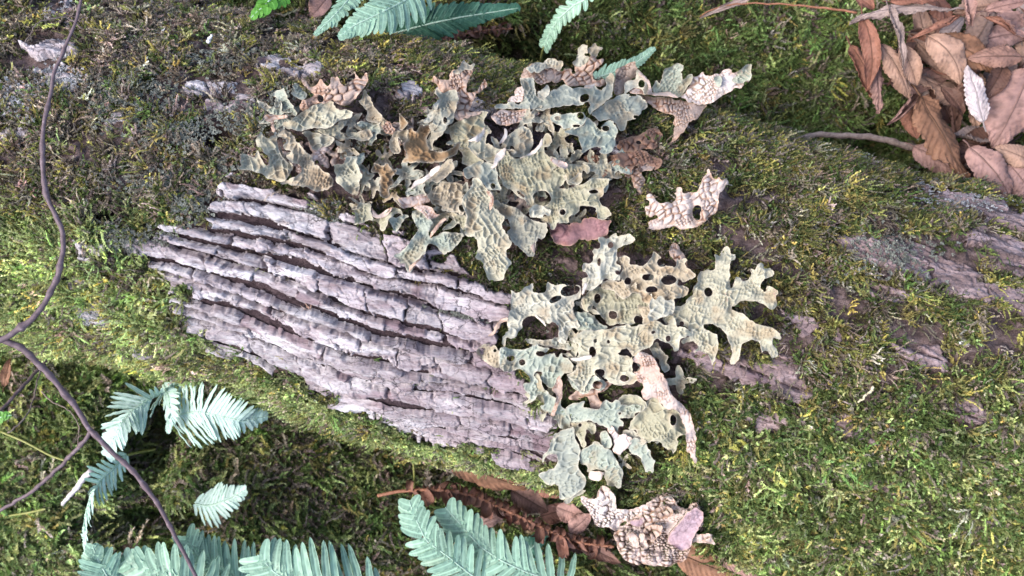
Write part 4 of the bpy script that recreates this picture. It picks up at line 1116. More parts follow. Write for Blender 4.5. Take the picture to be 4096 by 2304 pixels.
  ('lobe', 9, '1180,140 1250,80 1400,60 1560,60 1700,20 1820,-20 1850,30 1970,-10 2100,-60 2180,-30 2250,10 2345,-95 2370,10 2480,40 2562,112 2530,135 2420,140 2390,220 2400,270 2335,305 2300,210 2250,190 2150,150 2100,190 2070,250 1980,275 1930,300 1870,368 1830,320 1800,250 1730,300 1690,340 1820,360 1872,400 1840,480 1870,560 1925,600 1860,680 1720,690 1600,660 1550,610 1420,560 1330,660 1300,775 1240,740 1190,640 1095,575 1150,550 1210,510 1240,430 1145,388 1230,365 1240,280 1250,230 1190,200', [(1435, 185, 22, 22), (1585, 195, 18, 22), (1400, 308, 42, 58), (1485, 550, 60, 45), (1770, 610, 52, 36), (1775, 310, 52, 42), (2100, 80, 26, 18), (2270, 150, 30, 36)], 'U', 'cream', (8, 13, -20)),
  ('curled_lip', 9, '1140,380 1240,380 1330,355 1400,350 1370,395 1280,410 1190,408', [], 'B', 'lip', (15, 15, 0)),
  ('frill', 9, '2060,250 2150,190 2190,290 2280,360 2250,430 2290,490 2230,560 2180,470 2150,380 2080,330', [(2155, 420, 22, 34)], 'U', 'grey', (4, 6, 90)),
  ]),
 ('whitish ragged lobe leaning up at the top left of the holed brown lichen', [
  ('lobe', 6, '1285,480 1320,435 1360,440 1425,378 1395,255 1480,280 1500,230 1475,150 1510,135 1560,170 1650,100 1690,75 1690,130 1750,130 1825,95 1885,160 1860,205 1750,240 1690,270 1680,350 1690,390 1670,430 1745,475 1720,560 1722,645 1600,620 1520,620 1490,680 1400,730 1320,760 1280,810 1300,680 1280,620 1360,590 1350,540 1300,530', [(1612, 228, 33, 36), (1482, 425, 20, 46), (1695, 545, 32, 26)], 'U', 'pale', (8, 15, -60)),
  ('curled_lip', 6, '1280,800 1295,690 1325,650 1340,700 1310,770', [], 'B', 'lip', (16, 16, 0)),
  ]),
 ('bleached lichen looped round dark mossy hollows at the left of the lower colony', [
  ('lobe', 6, '465,735 520,785 600,740 670,680 718,672 710,760 760,790 880,760 885,640 950,690 1050,690 1200,680 1275,710 1270,850 1200,870 1180,960 1190,1050 1230,1100 1255,1165 1170,1180 1120,1230 1110,1345 1070,1355 1005,1335 1020,1180 960,1110 870,1130 800,1090 740,1030 620,1060 600,1170 540,1270 490,1305 430,1270 390,1395 355,1370 370,1280 440,1200 430,1130 440,1030 470,930 480,840', [(1150, 750, 110, 62, -10), (980, 850, 80, 32, -25)], 'U', 'pale', (5, 11, -90)),
  ('lobe', 6, '1180,1000 1290,1000 1420,1020 1480,1120 1600,1180 1480,1222 1300,1212 1200,1190 1175,1100', [], 'U', 'mint', (4, 6, 0)),
  ('lobe', 6, '620,1290 760,1310 900,1320 1010,1290 1100,1340 1230,1370 1240,1430 1100,1440 960,1400 800,1390 680,1360', [], 'U', 'blue', (1, 3, 0)),
  ('curled_lip', 6, '740,1030 800,1060 850,1120 875,1165 840,1130 780,1080', [], 'B', 'lip', (12, 12, 0)),
  ('curled_lip', 6, '300,1160 340,1090 420,1050 440,1090 370,1120 320,1200 260,1270 205,1270 270,1220', [], 'B', 'rust', (4, 8, 0)),
  ]),
 ('ragged grey-green lichen along the left rim of the lower colony, over bark furrows', [
  ('lobe', 9, '330,470 350,380 315,300 370,260 440,260 600,290 700,250 695,205 740,240 770,205 800,250 900,250 905,290 850,340 940,330 1000,380 1060,315 1062,380 1130,390 1195,480 1170,560 1080,550 1040,600 1000,680 930,725 870,690 800,640 810,590 830,530 760,510 735,590 790,660 850,740 920,800 1000,860 1050,840 1040,930 1110,970 1140,1050 1150,1150 1190,1200 1080,1195 1015,1180 1000,1100 930,1060 910,1010 820,960 808,905 860,900 850,840 760,830 740,870 690,880 620,922 598,890 680,850 690,800 620,750 605,675 700,650 690,590 570,490 470,530 400,540', [(470, 385, 46, 36), (600, 430, 36, 34), (800, 830, 36, 30), (810, 330, 55, 30)], 'U', 'mint', (4, 9, 180)),
  ('lobe', 9, '100,250 200,210 280,240 340,300 330,400 340,480 260,470 180,440 140,380 60,330', [(290, 300, 20, 18)], 'U', 'tan', (1, 3, 0)),
  ('curled_lip', 9, '1000,600 1035,575 1060,700 1060,800 1010,900 960,1050 920,1040 960,930 1000,820 930,740 960,700', [], 'B', 'rust', (12, 13, 0)),
  ]),
 ('broad mint lichen with jagged upper edge in the lower middle of the colony', [
  ('lobe', 9, '1095,945 1180,900 1280,890 1330,880 1290,950 1360,962 1480,960 1530,870 1560,848 1600,890 1690,865 1750,920 1840,912 1920,850 1970,860 2025,920 1990,980 1900,1010 1870,1060 1700,1060 1765,1100 1760,1175 1700,1150 1690,1268 1640,1240 1580,1190 1520,1150 1440,1130 1380,1090 1300,1100 1200,1130 1130,1095', [(1420, 925, 60, 32), (1720, 1010, 18, 14)], 'U', 'mint', (6, 11, -90)),
  ('lobe', 9, '1700,840 1760,800 1880,800 1980,850 2025,920 1990,985 1940,985 1960,920 1900,905 1780,920 1710,900', [], 'U', 'olive', (7, 9, 0)),
  ('frill', 9, '1100,1110 1250,1110 1400,1100 1440,1180 1420,1260 1380,1230 1330,1180 1310,1290 1340,1370 1290,1410 1260,1340 1220,1270 1190,1200', [(1260, 1145, 22, 24), (1150, 1150, 20, 18)], 'U', 'olive', (5, 8, 90)),
  ('lobe', 9, '1500,1230 1560,1210 1610,1280 1640,1350 1600,1420 1540,1400 1490,1310', [], 'U', 'mint', (3, 7, 90)),
  ('lobe', 9, '1240,560 1330,560 1400,600 1420,570 1470,600 1540,640 1560,720 1480,760 1400,720 1330,790 1240,760 1160,690 1110,600', [(1460, 690, 60, 46)], 'U', 'mint', (4, 7, 90)),
  ]),
 ('long pink warty lobe with a crooked tip on the right rim of the lower colony', [
  ('lobe', 9, '1865,420 1885,370 1930,310 2000,298 2090,350 2140,420 2170,520 2220,580 2260,680 2300,790 2360,860 2450,940 2530,1040 2580,1180 2590,1360 2576,1480 2600,1560 2580,1590 2540,1540 2520,1470 2470,1440 2480,1330 2480,1200 2420,1050 2350,960 2270,980 2190,900 2140,830 2050,840 1990,855 1965,780 2010,700 1920,620 1865,545 1950,510 1970,450', [], 'B', 'pink', (14, 16, 90)),
  ]),
 ('green lobed lichen with two eye-shaped holes tucked under the long pink lobe', [
  ('lobe', 9, '2030,860 2140,775 2165,900 2240,960 2340,915 2390,1000 2465,1060 2465,1160 2490,1260 2400,1310 2370,1400 2330,1480 2300,1430 2250,1440 2200,1340 2120,1310 2050,1355 1950,1290 1895,1200 1825,1190 1840,1100 1900,1060 1920,1010 2020,950', [(2322, 1090, 38, 62), (2425, 1295, 56, 34, -20)], 'U', 'olive', (8, 13, 90)),
  ('lobe', 9, '1740,1230 1830,1190 1900,1230 1960,1290 2030,1340 1980,1380 1900,1350 1830,1290', [], 'U', 'pale', (6, 8, 0)),
  ]),
 ('blue-grey veined lobe reaching over the bright moss fringe below the ragged grey-green lichen', [
  ('lobe', 10, '440,210 480,110 570,55 640,50 700,30 720,170 780,270 760,350 740,470 775,540 845,600 830,740 750,770 680,820 590,855 540,835 520,700 480,670 410,692 330,620 308,570 380,510 500,490 530,400 522,345 480,330 400,345 338,435 328,380 400,300', [], 'U', 'blue', (5, 10, 120)),
  ('frill', 10, '580,870 640,830 700,780 780,745 840,745 800,790 700,830 650,890 600,900', [], 'U', 'grey', (7, 8, 0)),
  ]),
 ('rounded greenish lobe with a curled pale lip at the lower end of the colony', [
  ('lobe', 10, '780,290 860,260 960,185 1020,230 1060,270 1150,310 1215,440 1255,520 1255,620 1220,725 1165,700 1090,690 1050,580 1065,520 1000,515 920,510 870,545 830,450 750,430 750,350', [(825, 500, 40, 50)], 'U', 'mint', (5, 9, 90)),
  ('lobe', 10, '1050,20 1150,20 1200,120 1280,100 1385,150 1340,240 1265,310 1230,345 1140,290 1170,200 1130,110', [], 'B', 'white', (7, 9, 0)),
  ('curled_lip', 10, '860,560 900,520 1000,530 1060,540 1020,610 960,640 880,640', [], 'B', 'lip', (11, 12, 0)),
  ]),
 ('narrow mint lobe dangling over the fresh green moss', [
  ('lobe', 10, '1325,240 1380,148 1460,160 1540,220 1570,310 1605,380 1645,410 1622,480 1622,560 1580,520 1542,562 1510,490 1480,420 1440,350 1390,345 1350,300', [], 'U', 'mint', (7, 12, 90)),
  ]),
 ('white bubbly lichen clump with purple wood chips, lowest in the picture', [
  ('lobe', 10, '775,800 850,840 960,860 1000,690 1100,730 1180,820 1180,960 1260,970 1400,955 1520,900 1560,960 1500,1040 1380,1080 1330,1140 1220,1220 1100,1175 960,1175 930,1080 870,970 800,900', [(1270, 1125, 46, 18, -20)], 'B', 'white', (6, 14, -90)),
  ('lobe', 10, '1150,1240 1230,1200 1350,1100 1450,1030 1530,900 1600,850 1750,775 1830,830 1900,940 2020,980 2040,900 2110,885 2170,1000 2190,1060 2170,1160 2080,1260 2270,1235 2290,1300 2325,1370 2200,1345 2060,1330 2030,1448 1980,1560 1800,1620 1600,1600 1400,1600 1250,1520 1200,1380', [(1480, 1310, 24, 45)], 'B', 'pink', (8, 18, 60)),
  ('wood_chip', 10, '1760,1330 1860,1180 1990,1000 2080,945 2175,1005 2195,1070 2085,1250 2040,1390 1960,1435 1850,1400', [], 'W', 'wood', (19, 22, 60)),
  ('curled_lip', 10, '1020,690 1100,730 1180,820 1190,960 1150,1000 1120,880 1060,780', [], 'B', 'lip', (18, 20, 0)),
  ('curled_lip', 10, '1450,1250 1500,1230 1530,1330 1560,1400 1500,1420 1460,1340', [], 'B', 'lip', (22, 24, 0)),
  ('small_lobe', 10, '1500,1180 1600,1130 1720,1160 1700,1260 1620,1330 1540,1290', [], 'B', 'rust', (20, 24, 0)),
  ('small_lobe', 10, '1640,960 1760,930 1850,960 1820,1060 1700,1090 1640,1040', [], 'B', 'rust', (16, 20, 0)),
  ('wood_chip', 10, '1350,1095 1500,1065 1525,1110 1440,1165 1380,1140', [], 'W', 'wood', (14, 15, 0)),
  ('wood_chip', 10, '1300,1240 1400,1230 1460,1340 1430,1420 1350,1350', [], 'W', 'pale', (16, 17, 0)),
  ]),
 ('pink-white wart-covered lichen star alone on dark moss above the antler lichen', [
  ('lobe', 7, '540,400 570,388 640,460 720,500 790,490 850,470 870,430 835,390 880,380 888,305 948,310 952,380 1090,380 1150,290 1168,205 1230,150 1240,85 1275,190 1330,230 1360,198 1380,240 1440,215 1468,270 1400,350 1350,430 1362,490 1330,590 1250,640 1190,720 1080,770 950,795 860,760 720,790 560,795 548,690 665,660 660,630 540,645 525,590 518,530 580,540 575,480 535,450', [(1120, 600, 60, 84)], 'B', 'star', (9, 20, -45)),
  ('frill', 7, '1160,520 1190,560 1260,590 1350,480 1340,600 1250,650 1190,720 1080,775 1150,700', [], 'B', 'rust', (16, 16, 0)),
  ]),
 ('thin rosy lobe running down behind the holed brown lichen', [
  ('lobe', 7, '810,960 880,945 970,1080 1000,1180 1015,1270 960,1240 890,1180 830,1130 800,1060', [], 'B', 'rust', (3, 6, 90)),
  ]),
]
DN['wood'] = ((0.40, 0.29, 0.33), (0.24, 0.165, 0.19))
ROOTS = []
def lichen_all():
    k = 0
    for label, lobes in LICHENS:
        t0, out0 = lobes[0][1], pts(lobes[0][2])
        c = out0.mean(0) * TS + np.array(TILE[t0])
        zt = float(trunk_z(np.array([c[0]]), np.array([c[1]]))[0])
        root = empty('lungwort_lichen', P(c[0], c[1], zt), label, 'lichen', 'lungwort lichens growing on the trunk')
        ROOTS.append((c, root))
        for (nm, tile, outl, holes, kind, tone, lift) in lobes:
            k += 1
            if kind == 'W':
                o = lobe(nm, tile, outl, holes, 'B', tone, lift, root, 500 + 13 * k, relief=0.3, cell=14, mat=M_FLAKE, thick=0.003, curl=0.1)
            else:
                lip = nm == 'curled_lip'
                o = lobe(nm, tile, outl, holes, kind, tone, lift, root, 500 + 13 * k, cell=(25 if kind == 'U' else 21) * (0.92 + 0.03 * (k % 6)), relief=0.25 if lip else (1.7 if 'bubbly' in label else 1.0), rough=(26 if 'bubbly' in label else 0), curl=0.35 if lip else 1.0, wob=0.6 if lip else 1.0)
            if kind == 'B' and nm == 'lobe' and len(lobes) > 1 and any(q[4] == 'U' for q in lobes): o['label'] = 'blistered pinkish underside lobe'
            if nm == 'wood_chip': o['label'] = 'flat chip of purplish wood'
def cover_map():
    f = np.full(_GX.shape, 1e9)
    for lab, lobes in LICHENS:
        for (nm, tile, outl, holes, kind, tone, lift) in lobes:
            poly = pts(outl) * TS + np.array(TILE[tile]); mn = poly.min(0) - 40; mx = poly.max(0) + 40
            m = (_GX > mn[0]) & (_GX < mx[0]) & (_GY > mn[1]) & (_GY < mx[1])
            f[m] = np.minimum(f[m], poly_sdf(_GX[m], _GY[m], poly))
    return np.clip(0.35 - f / 30, 0, 0.95)
COVER = cover_map()
lichen_all()

def under_lobes(n):
    """small ragged lobes low in the gaps of the two colonies, parts of the thallus they sprout from"""
    rng = np.random.default_rng(31)
    TILE[0] = (0.0, 0.0); m = 0; tries = 0
    while m < n and tries < 4000:
        tries += 1
        sx = rng.uniform(1050, 2760); sy = rng.uniform(380, 1980)
        if look(COLONY, np.array([sx]), np.array([sy]))[0] < 0.7: continue
        if look(COVER, np.array([sx]), np.array([sy]))[0] > 0.86 and rng.uniform() < 0.8: continue
        if sy > 960 and rng.uniform() < 0.72: continue
        m += 1
        na = int(rng.integers(4, 7)); R = rng.uniform(45, 110); el = rng.uniform(0.6, 1.0); ro = rng.uniform(0, 6.28); pl = []
        for i in range(na * 4):
            a = i / (na * 4) * 6.283; rr = R * (0.62 + 0.38 * math.cos(na * a) + rng.uniform(-0.08, 0.08))
            x = rr * math.cos(a); y = rr * math.sin(a) * el
            pl.append('%.0f,%.0f' % ((sx + x * math.cos(ro) - y * math.sin(ro)) / TS, (sy + x * math.sin(ro) + y * math.cos(ro)) / TS))
        root = min(ROOTS, key=lambda t: np.hypot(*(t[0] - np.array([sx, sy]))))[1]
        kind = 'B' if rng.uniform() < 0.16 else 'U'
        tone = ['dark', 'rust', 'pink'][int(rng.integers(0, 3))] if kind == 'B' else ['grey', 'blue', 'olive', 'cream', 'tan', 'mint', 'cream'][int(rng.integers(0, 7))]
        lobe('small_lobe', 0, ' '.join(pl), [], kind, tone, (-1, rng.uniform(1, 7), rng.uniform(0, 360)), root, 3000 + 17 * m)
under_lobes(75)

DN['flake'] = ((0.235, 0.13, 0.135), (0.165, 0.085, 0.095))
fl = lobe('bark_flake', 5, '1255,1185 1400,1185 1500,1190 1540,1170 1650,1185 1660,1145 1740,1110 1860,1130 2005,1148 1960,1230 1940,1320 1760,1385 1640,1370 1560,1425 1440,1445 1330,1395 1290,1290', [], 'B', 'flake', (6, 9, 0), None, 4711, cell=30, relief=0.35, mat=M_FLAKE, thick=0.002, curl=0.8)
tag(fl, 'flat reddish-purple bark flake with crumbling edges lying below the large olive lichen', 'bark flake')

moss_on_trunk(115000)
moss_on_ground(60000)
crust_on_trunk()
# ------------------------------------------------------------------ twigs and stalks
def S2(s): return pts(s) * GK
def curve3(s, z0, z1, n, zfun=None, bow=0.0):
    p = S2(s); q = smooth_path(p, n)
    u = np.linspace(0, 1, n)
    z = z0 + (z1 - z0) * u + bow * np.sin(math.pi * u)
    x, y, zz = P(q[:, 0], q[:, 1], z)
    return np.stack([x, y, zz], 1)
def stick(name, s, z0, z1, r0, r1, mat, n=60, parent=None, knots=0.0, seed=0, bow=0.0, sides=8):
    p = curve3(s, z0, z1, n, bow=bow)
    u = np.linspace(0, 1, n); rng = np.random.default_rng(seed)
    r = r0 + (r1 - r0) * u
    if knots:
        for k in rng.uniform(0.04, 0.96, max(2, int(n / 9))): r = r * (1 + knots * np.exp(-((u - k) / 0.008) ** 2))
        r = r * (1 + 0.06 * vn(u * 40, u * 0, seed))
        p = p + 0.0006 * np.stack([vn(u * 25, u * 0 + i, seed + i) for i in range(3)], 1)
    off = np.zeros(3) if parent is None else np.array(parent.location)
    v, q, t = tube(p - off, r, sides)
    return link(name, mesh_np(name, v, q, t, mat), parent)

tw = empty('dark_twig', P(0, 860 * GK, 0.30), 'dark forked twig arching across the left end of the trunk in front of the moss', 'twig')
stick('stem', '210,-40 203,0 190,60 165,120 140,170 125,240 110,310 106,380 110,440 118,490 135,530 155,580 160,630 146,690 120,750 80,805 30,840 -20,866', 0.285, 0.30, 0.0010, 0.0021, M_TWIG, 150, tw, 0.35, 1)
stick('stem', '-20,846 60,880 110,925 160,985 205,1045 230,1085 275,1130 340,1190 390,1255 430,1330 465,1390 505,1480', 0.30, 0.25, 0.0022, 0.0013, M_TWIG, 130, tw, 0.35, 2)
stick('side_stem', '229,1083 210,1112 150,1175 80,1240 -30,1300', 0.277, 0.25, 0.0015, 0.0012, M_TWIG, 70, tw, 0.3, 3)

t2 = empty('thin_twig', P(150 * GK, 868 * GK, 0.12), 'thin straight brown twig leaning over the light green moss at the lower left', 'twig')
stick('stem', '152,866 110,915 60,970 0,1035 -40,1070', 0.10, 0.16, 0.0016, 0.0013, M_TWIG, 50, t2, 0.3, 4)
stick('side_stem', '122,858 110,905 95,955 80,1020 55,1060 20,1090', 0.10, 0.15, 0.0008, 0.0006, M_GREYTWIG, 40, t2, 0.2, 5)
stick('side_stem', '105,985 130,1010 180,1035 200,1070 195,1120', 0.10, 0.11, 0.0006, 0.0004, M_GREYTWIG, 40, t2, 0.2, 6)

g = stick('fallen_twig', '1935,352 1985,357 2060,337 2110,341 2180,343 2230,352 2300,372 2345,380', 0.075, 0.075, 0.0024, 0.0032, M_GREYTWIG, 60, None, 0.3, 7)
tag(g, 'pale crooked twig lying on green moss between the trunk and the leaf heap', 'twig')
g = stick('fallen_twig', '918,1088 960,1108 1020,1140 1090,1170 1170,1195 1240,1215', 0.07, 0.075, 0.0017, 0.0022, M_GREYTWIG, 60, None, 0.35, 8)
tag(g, 'thin grey twig slanting out from under the trunk above the dead fern', 'twig')
g = stick('broken_stick', '156,1270 195,1225 215,1195 232,1185', 0.10, 0.115, 0.0016, 0.0030, mat_plain('bleached_wood', [(0.3, (0.42, 0.37, 0.36)), (0.7, (0.70, 0.64, 0.66))], 160), 24, None, 0.1, 9)
tag(g, 'short bleached broken stick behind the drooping fern at the lower left', 'stick')
g = stick('dry_stalk', '2155,32 2090,22 1990,12 1900,8 1830,12 1790,22 1762,42', 0.11, 0.075, 0.0011, 0.0005, M_RACHIS_DEAD, 50, None, 0.1, 10)
tag(g, 'long thin reddish dry stalk pointing left from the leaf heap', 'stalk')
g = stick('bare_shoot', '205,70 165,40 95,55 60,110', 0.24, 0.27, 0.0006, 0.0003, M_GREYTWIG, 30, None, 0.1, 12)
tag(g, 'hair-thin shoot in the moss at the top left corner behind the dark twig', 'shoot')
for i, (s, lab) in enumerate([('1040,1160 1043,1210 1038,1262', 'thin green fern stalk farthest left under the fallen grey twig'), ('1178,1190 1172,1240 1168,1270', 'short green fern stalk rising towards the orange-edged leaf'),
                              ('1106,1222 1096,1262', 'short green stalk between the two mint fern tips'), ('1311,1290 1315,1350', 'green stalk standing below the dead fern near the bottom leaf litter'),
                              ('0,1085 60,1110 130,1148 175,1162', 'pale straw stalk lying across the light moss at the left edge'), ('20,1298 70,1290 115,1280', 'short yellowish stalk beside the side branch of the dark twig')]):
    g = stick('fern_stalk', s, 0.075, 0.10, 0.0010, 0.0010, M_STALK, 20, None, 0, 30 + i)
    tag(g, lab, 'stalk')

# ------------------------------------------------------------------ ferns
def pinna_mesh(name, mat, ratio, sori, tooth, seed, droop=0.12, fold=0.14):
    """unit-long leaflet along +x, width direction y, normal +z; blunt tip, broad joined base"""
    nu, nv_ = 22, 9
    u = np.linspace(0, 1, nu)[:, None]; w = np.linspace(-1, 1, nv_)[None, :]
    prof = np.where(u < 0.12, 1.0 + 0.28 * (1 - u / 0.12) ** 2, 1.0) * np.clip(1 - ((u - 0.12).clip(0) / 0.88) ** 4.0, 0, 1) ** 0.55 * (1 - 0.16 * u)
    prof = prof * (1 + tooth * vn(u * 22, u * 0, seed))
    x = u + 0 * w; y = ratio * 0.5 * prof * w
    z = fold * ratio * np.abs(w) * prof * 0.6 - droop * u * u + 0.012 * np.sin(u * 20 + seed) * np.abs(w)
    y = y + 0.10 * ratio * np.sin(u * 3.0) + 0 * w
    vein = np.exp(-(np.abs(w) / 0.12) ** 2) * (1 - u * 0.6)
    sr = np.zeros_like(x)
    if sori:
        du = (u * 10) % 1.0
        sr = (np.exp(-(((du - 0.5) / 0.28) ** 2) - ((np.abs(w) - 0.5) / 0.2) ** 2)) * (u > 0.08) * (u < 0.92)
        z = z + 0.012 * sr
    th = 0.012
    v = np.stack([x, y, z + 0 * y], -1).reshape(-1, 3)
    v2 = v - np.array([0, 0, th])
    q = grid_quads(nu, nv_)
    e = [(i * nv_, (i + 1) * nv_) for i in range(nu - 1)] + [((i + 1) * nv_ - 1 + nv_, (i + 1) * nv_ - 1) for i in range(nu - 1)]
    n = len(v)
    rim = np.array([(a, b, b + n, a + n) for a, b in e])
    return mesh_np(name, np.vstack([v, v2]), np.vstack([q[:, ::-1], q + n, rim]), None, mat, {'vein': np.tile((vein + 0 * x).ravel(), 2), 'sori': np.tile(sr.ravel(), 2)})
PINNA = {}
def pinna(kind, k):
    if kind not in PINNA:
        mat = {'mint': M_FERN_MINT, 'pale': M_FERN_PALE, 'dark': M_FERN_DARK, 'green': M_FERN_GREEN}[kind]
        PINNA[kind] = [pinna_mesh('leaflet', mat, 0.20, kind in ('mint',) and i % 2 == 0, 0.035, 300 + i, 0.05 + 0.05 * i) for i in range(5)]
    return PINNA[kind][k % 5]

def frond(label, path, z, plen, spacing, kind='mint', ang=62, left=1.0, right=1.0, nrm=(0, 0, 1), base_u=0.0, width=1.0, tipf=0.12, ramp_in=0.12, seed=0, stem=None, prof=0.75, rach=0.0011, name='fern_frond', jit=1.0, rmat=None):
    """path (overview pixels) runs from the stalk to the tip; leaflets both sides; lengths in overview pixels"""
    p2 = S2(path); n = 90; q = smooth_path(p2, n)
    zz = np.interp(np.linspace(0, 1, n), np.linspace(0, 1, len(z)), z)
    x, y, _ = P(q[:, 0], q[:, 1], zz)
    p = np.stack([x, y, zz], 1)
    root = empty(name, tuple(p[0]), label, 'fern', 'polypody fern fronds beside the trunk')
    off = p[0].copy()
    d = np.concatenate([[0], np.cumsum(np.linalg.norm(np.diff(p, axis=0), axis=1))]); Lt = d[-1]
    pxm = GK * TANH * (H - float(np.mean(zz))) / 2048.0           # metres per overview pixel
    v, qd, t = tube(p - off, np.linspace(rach, rach * 0.35, n), 6)
    link('rachis', mesh_np('rachis', v, qd, t, rmat or (M_RACHIS), {'vein': np.ones(len(v)), 'sori': np.zeros(len(v))}), root)
    if stem:
        ps = S2(stem[0]); sq = smooth_path(ps, 30); sz = np.interp(np.linspace(0, 1, 30), np.linspace(0, 1, len(stem[1])), stem[1])
        sx, sy, _ = P(sq[:, 0], sq[:, 1], sz)
        v, qd, t = tube(np.stack([sx, sy, sz], 1) - off, np.full(30, rach), 6)
        link('stalk', mesh_np('stalk', v, qd, t, M_STALK), root)
    rng = np.random.default_rng(900 + seed)
    sp = spacing * pxm
    s = base_u * Lt; i = 0
    nr = np.array(nrm, float); nr /= np.linalg.norm(nr)
    while s < Lt * 0.985:
        u = s / Lt
        pos = np.array([np.interp(s, d, p[:, k]) for k in range(3)])
        tg = np.array([np.interp(min(Lt, s + 0.004), d, p[:, k]) - np.interp(max(0, s - 0.004), d, p[:, k]) for k in range(3)]); tg /= np.linalg.norm(tg) + 1e-9
        nn = nr - nr.dot(tg) * tg; nn /= np.linalg.norm(nn)
        sd = np.cross(nn, tg)
        env = min(1.0, 0.55 + 0.45 * (u - base_u) / max(1e-6, ramp_in)) * (1 - (1 - tipf) * max(0.0, (u - 0.25) / 0.75) ** (1 / prof * 1.0))
        for sgn, fac in ((1, left), (-1, right)):
            L = plen * pxm * env * fac * rng.uniform(0.9, 1.08)
            if L < 0.0025: continue
            a = math.radians(ang * (1 - 0.30 * u) + jit * rng.normal(0, 3))
            dr = math.cos(a) * tg + math.sin(a) * sgn * sd + nn * jit * rng.normal(0.0, 0.06); dr /= np.linalg.norm(dr)
            n2 = nn + 0.12 * jit * rng.normal(0, 1, 3); n2 -= n2.dot(dr) * dr; n2 /= np.linalg.norm(n2)
            wv = np.cross(n2, dr)
            wscale = (sp * 0.76) / (0.20 * max(math.sin(a), 0.3)) * width
            M = Matrix(((dr[0] * L, wv[0] * wscale, n2[0] * L, 0), (dr[1] * L, wv[1] * wscale, n2[1] * L, 0), (dr[2] * L, wv[2] * wscale, n2[2] * L, 0), (0, 0, 0, 1)))
            o = link('leaflet', pinna(kind, int(rng.integers(0, 5))), root)
            pp = pos - off + (sgn * 0.5 * sp * 0.3) * tg
            o.matrix_local = Matrix.Translation(Vector(pp)) @ M
        s += sp * (1 - 0.35 * u); i += 1
    return root

frond('mint fern frond at the top edge with its tip pointing down left over the trunk', '1075,-45 1022,0 955,34 892,63 855,92', (0.16, 0.19, 0.20), 80, 21, 'mint', 62, nrm=(0.1, 0.15, 1), seed=1)
frond('small mint fern frond overlapping the trunk moss left of the biggest top fern', '900,-30 860,20 820,60 790,88', (0.15, 0.18, 0.19), 46, 15, 'mint', 55, nrm=(-0.3, 0.2, 1), seed=2)
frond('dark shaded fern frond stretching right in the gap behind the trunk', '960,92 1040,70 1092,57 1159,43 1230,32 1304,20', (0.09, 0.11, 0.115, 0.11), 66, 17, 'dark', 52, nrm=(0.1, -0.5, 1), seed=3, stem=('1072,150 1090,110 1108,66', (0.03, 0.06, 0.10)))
frond('slim fern sprig with rounded leaflets hanging in from the top edge', '1488,-14 1470,0 1443,13 1406,47 1382,85 1368,118', (0.13, 0.12, 0.10), 31, 18, 'mint', 66, nrm=(-0.2, 0.2, 1), width=1.0, seed=4, tipf=0.7, ramp_in=0.02, stem=('1368,118 1362,140 1358,175', (0.10, 0.08, 0.04)))
frond('little mint fern poking up behind the warty lichen at the top of the trunk', '1480,205 1530,186 1575,170 1612,150 1648,120', (0.11, 0.125, 0.13), 32, 12.5, 'mint', 58, nrm=(0, 0.1, 1), seed=5, tipf=0.2)
frond('bright green fern leaf peeping over the trunk at the top left', '720,-40 690,-10 660,18 632,44', (0.15, 0.18, 0.18), 56, 20, 'green', 55, nrm=(0, 0.3, 1), width=1.15, seed=6)
frond('pale fern frond beside the trunk bending left above the dark hollow', '445,945 415,985 372,1005 330,1035 298,1075 278,1115 268,1148', (0.10, 0.13, 0.15, 0.14), 92, 13, 'pale', 62, left=0.9, right=0.95, nrm=(-0.55, -0.45, 1), seed=7, tipf=0.25)
frond('large pale fern frond with its tip pointing right below the furrowed bark', '425,1045 450,1042 500,1035 552,1046 610,1060 676,1046', (0.11, 0.145, 0.15, 0.13), 104, 12.5, 'pale', 76, nrm=(-0.2, -0.2, 1), seed=8, tipf=0.08, ramp_in=0.05)
frond('short pale fern frond wedged between the two big pale fronds', '412,968 425,1000 428,1040 420,1090', (0.12, 0.14, 0.13), 44, 12, 'pale', 50, nrm=(-0.5, 0, 1), seed=9)
frond('drooping fern frond with narrow edge-on leaflets along the dark hollow', '318,1145 284,1180 254,1205 230,1246 218,1284 213,1316 210,1350 213,1390 228,1440', (0.12, 0.15, 0.15, 0.13), 58, 15, 'pale', 60, nrm=(-0.9, -0.55, 0.42), seed=10, width=0.8, tipf=0.5, stem=('390,1130 340,1140 318,1145', (0.05, 0.09, 0.12)))
frond('single small pale fern frond on the moss slope above the bottom ferns', '492,1268 520,1273 545,1268 575,1256 618,1232', (0.075, 0.09, 0.09), 62, 14, 'pale', 66, nrm=(-0.1, 0.2, 1), seed=11, tipf=0.15)
frond('mint fern frond rising at the very bottom left corner of the ferns', '300,1490 270,1450 245,1405 232,1372', (0.14, 0.16, 0.16), 86, 18, 'mint', 50, nrm=(0.3, 0.2, 1), seed=12)
frond('mint fern frond with broad leaflets behind the lower end of the dark twig', '560,1560 500,1500 430,1452 370,1428 318,1412', (0.13, 0.16, 0.15), 120, 25, 'mint', 58, nrm=(0.1, 0.2, 1), seed=13, tipf=0.3)
frond('large mint fern frond fanned along the bottom edge, seen from its dotted side', '960,1510 850,1502 760,1480 690,1440 648,1395', (0.14, 0.17, 0.17), 150, 27, 'mint', 70, nrm=(0.0, 0.15, 1), seed=14, tipf=0.35)
frond('mint fern frond spread behind the bottom one, partly hidden', '720,1560 640,1490 560,1440 500,1400 470,1350', (0.10, 0.12, 0.12), 120, 19, 'mint', 62, nrm=(0.1, 0.2, 1), seed=15, tipf=0.3)
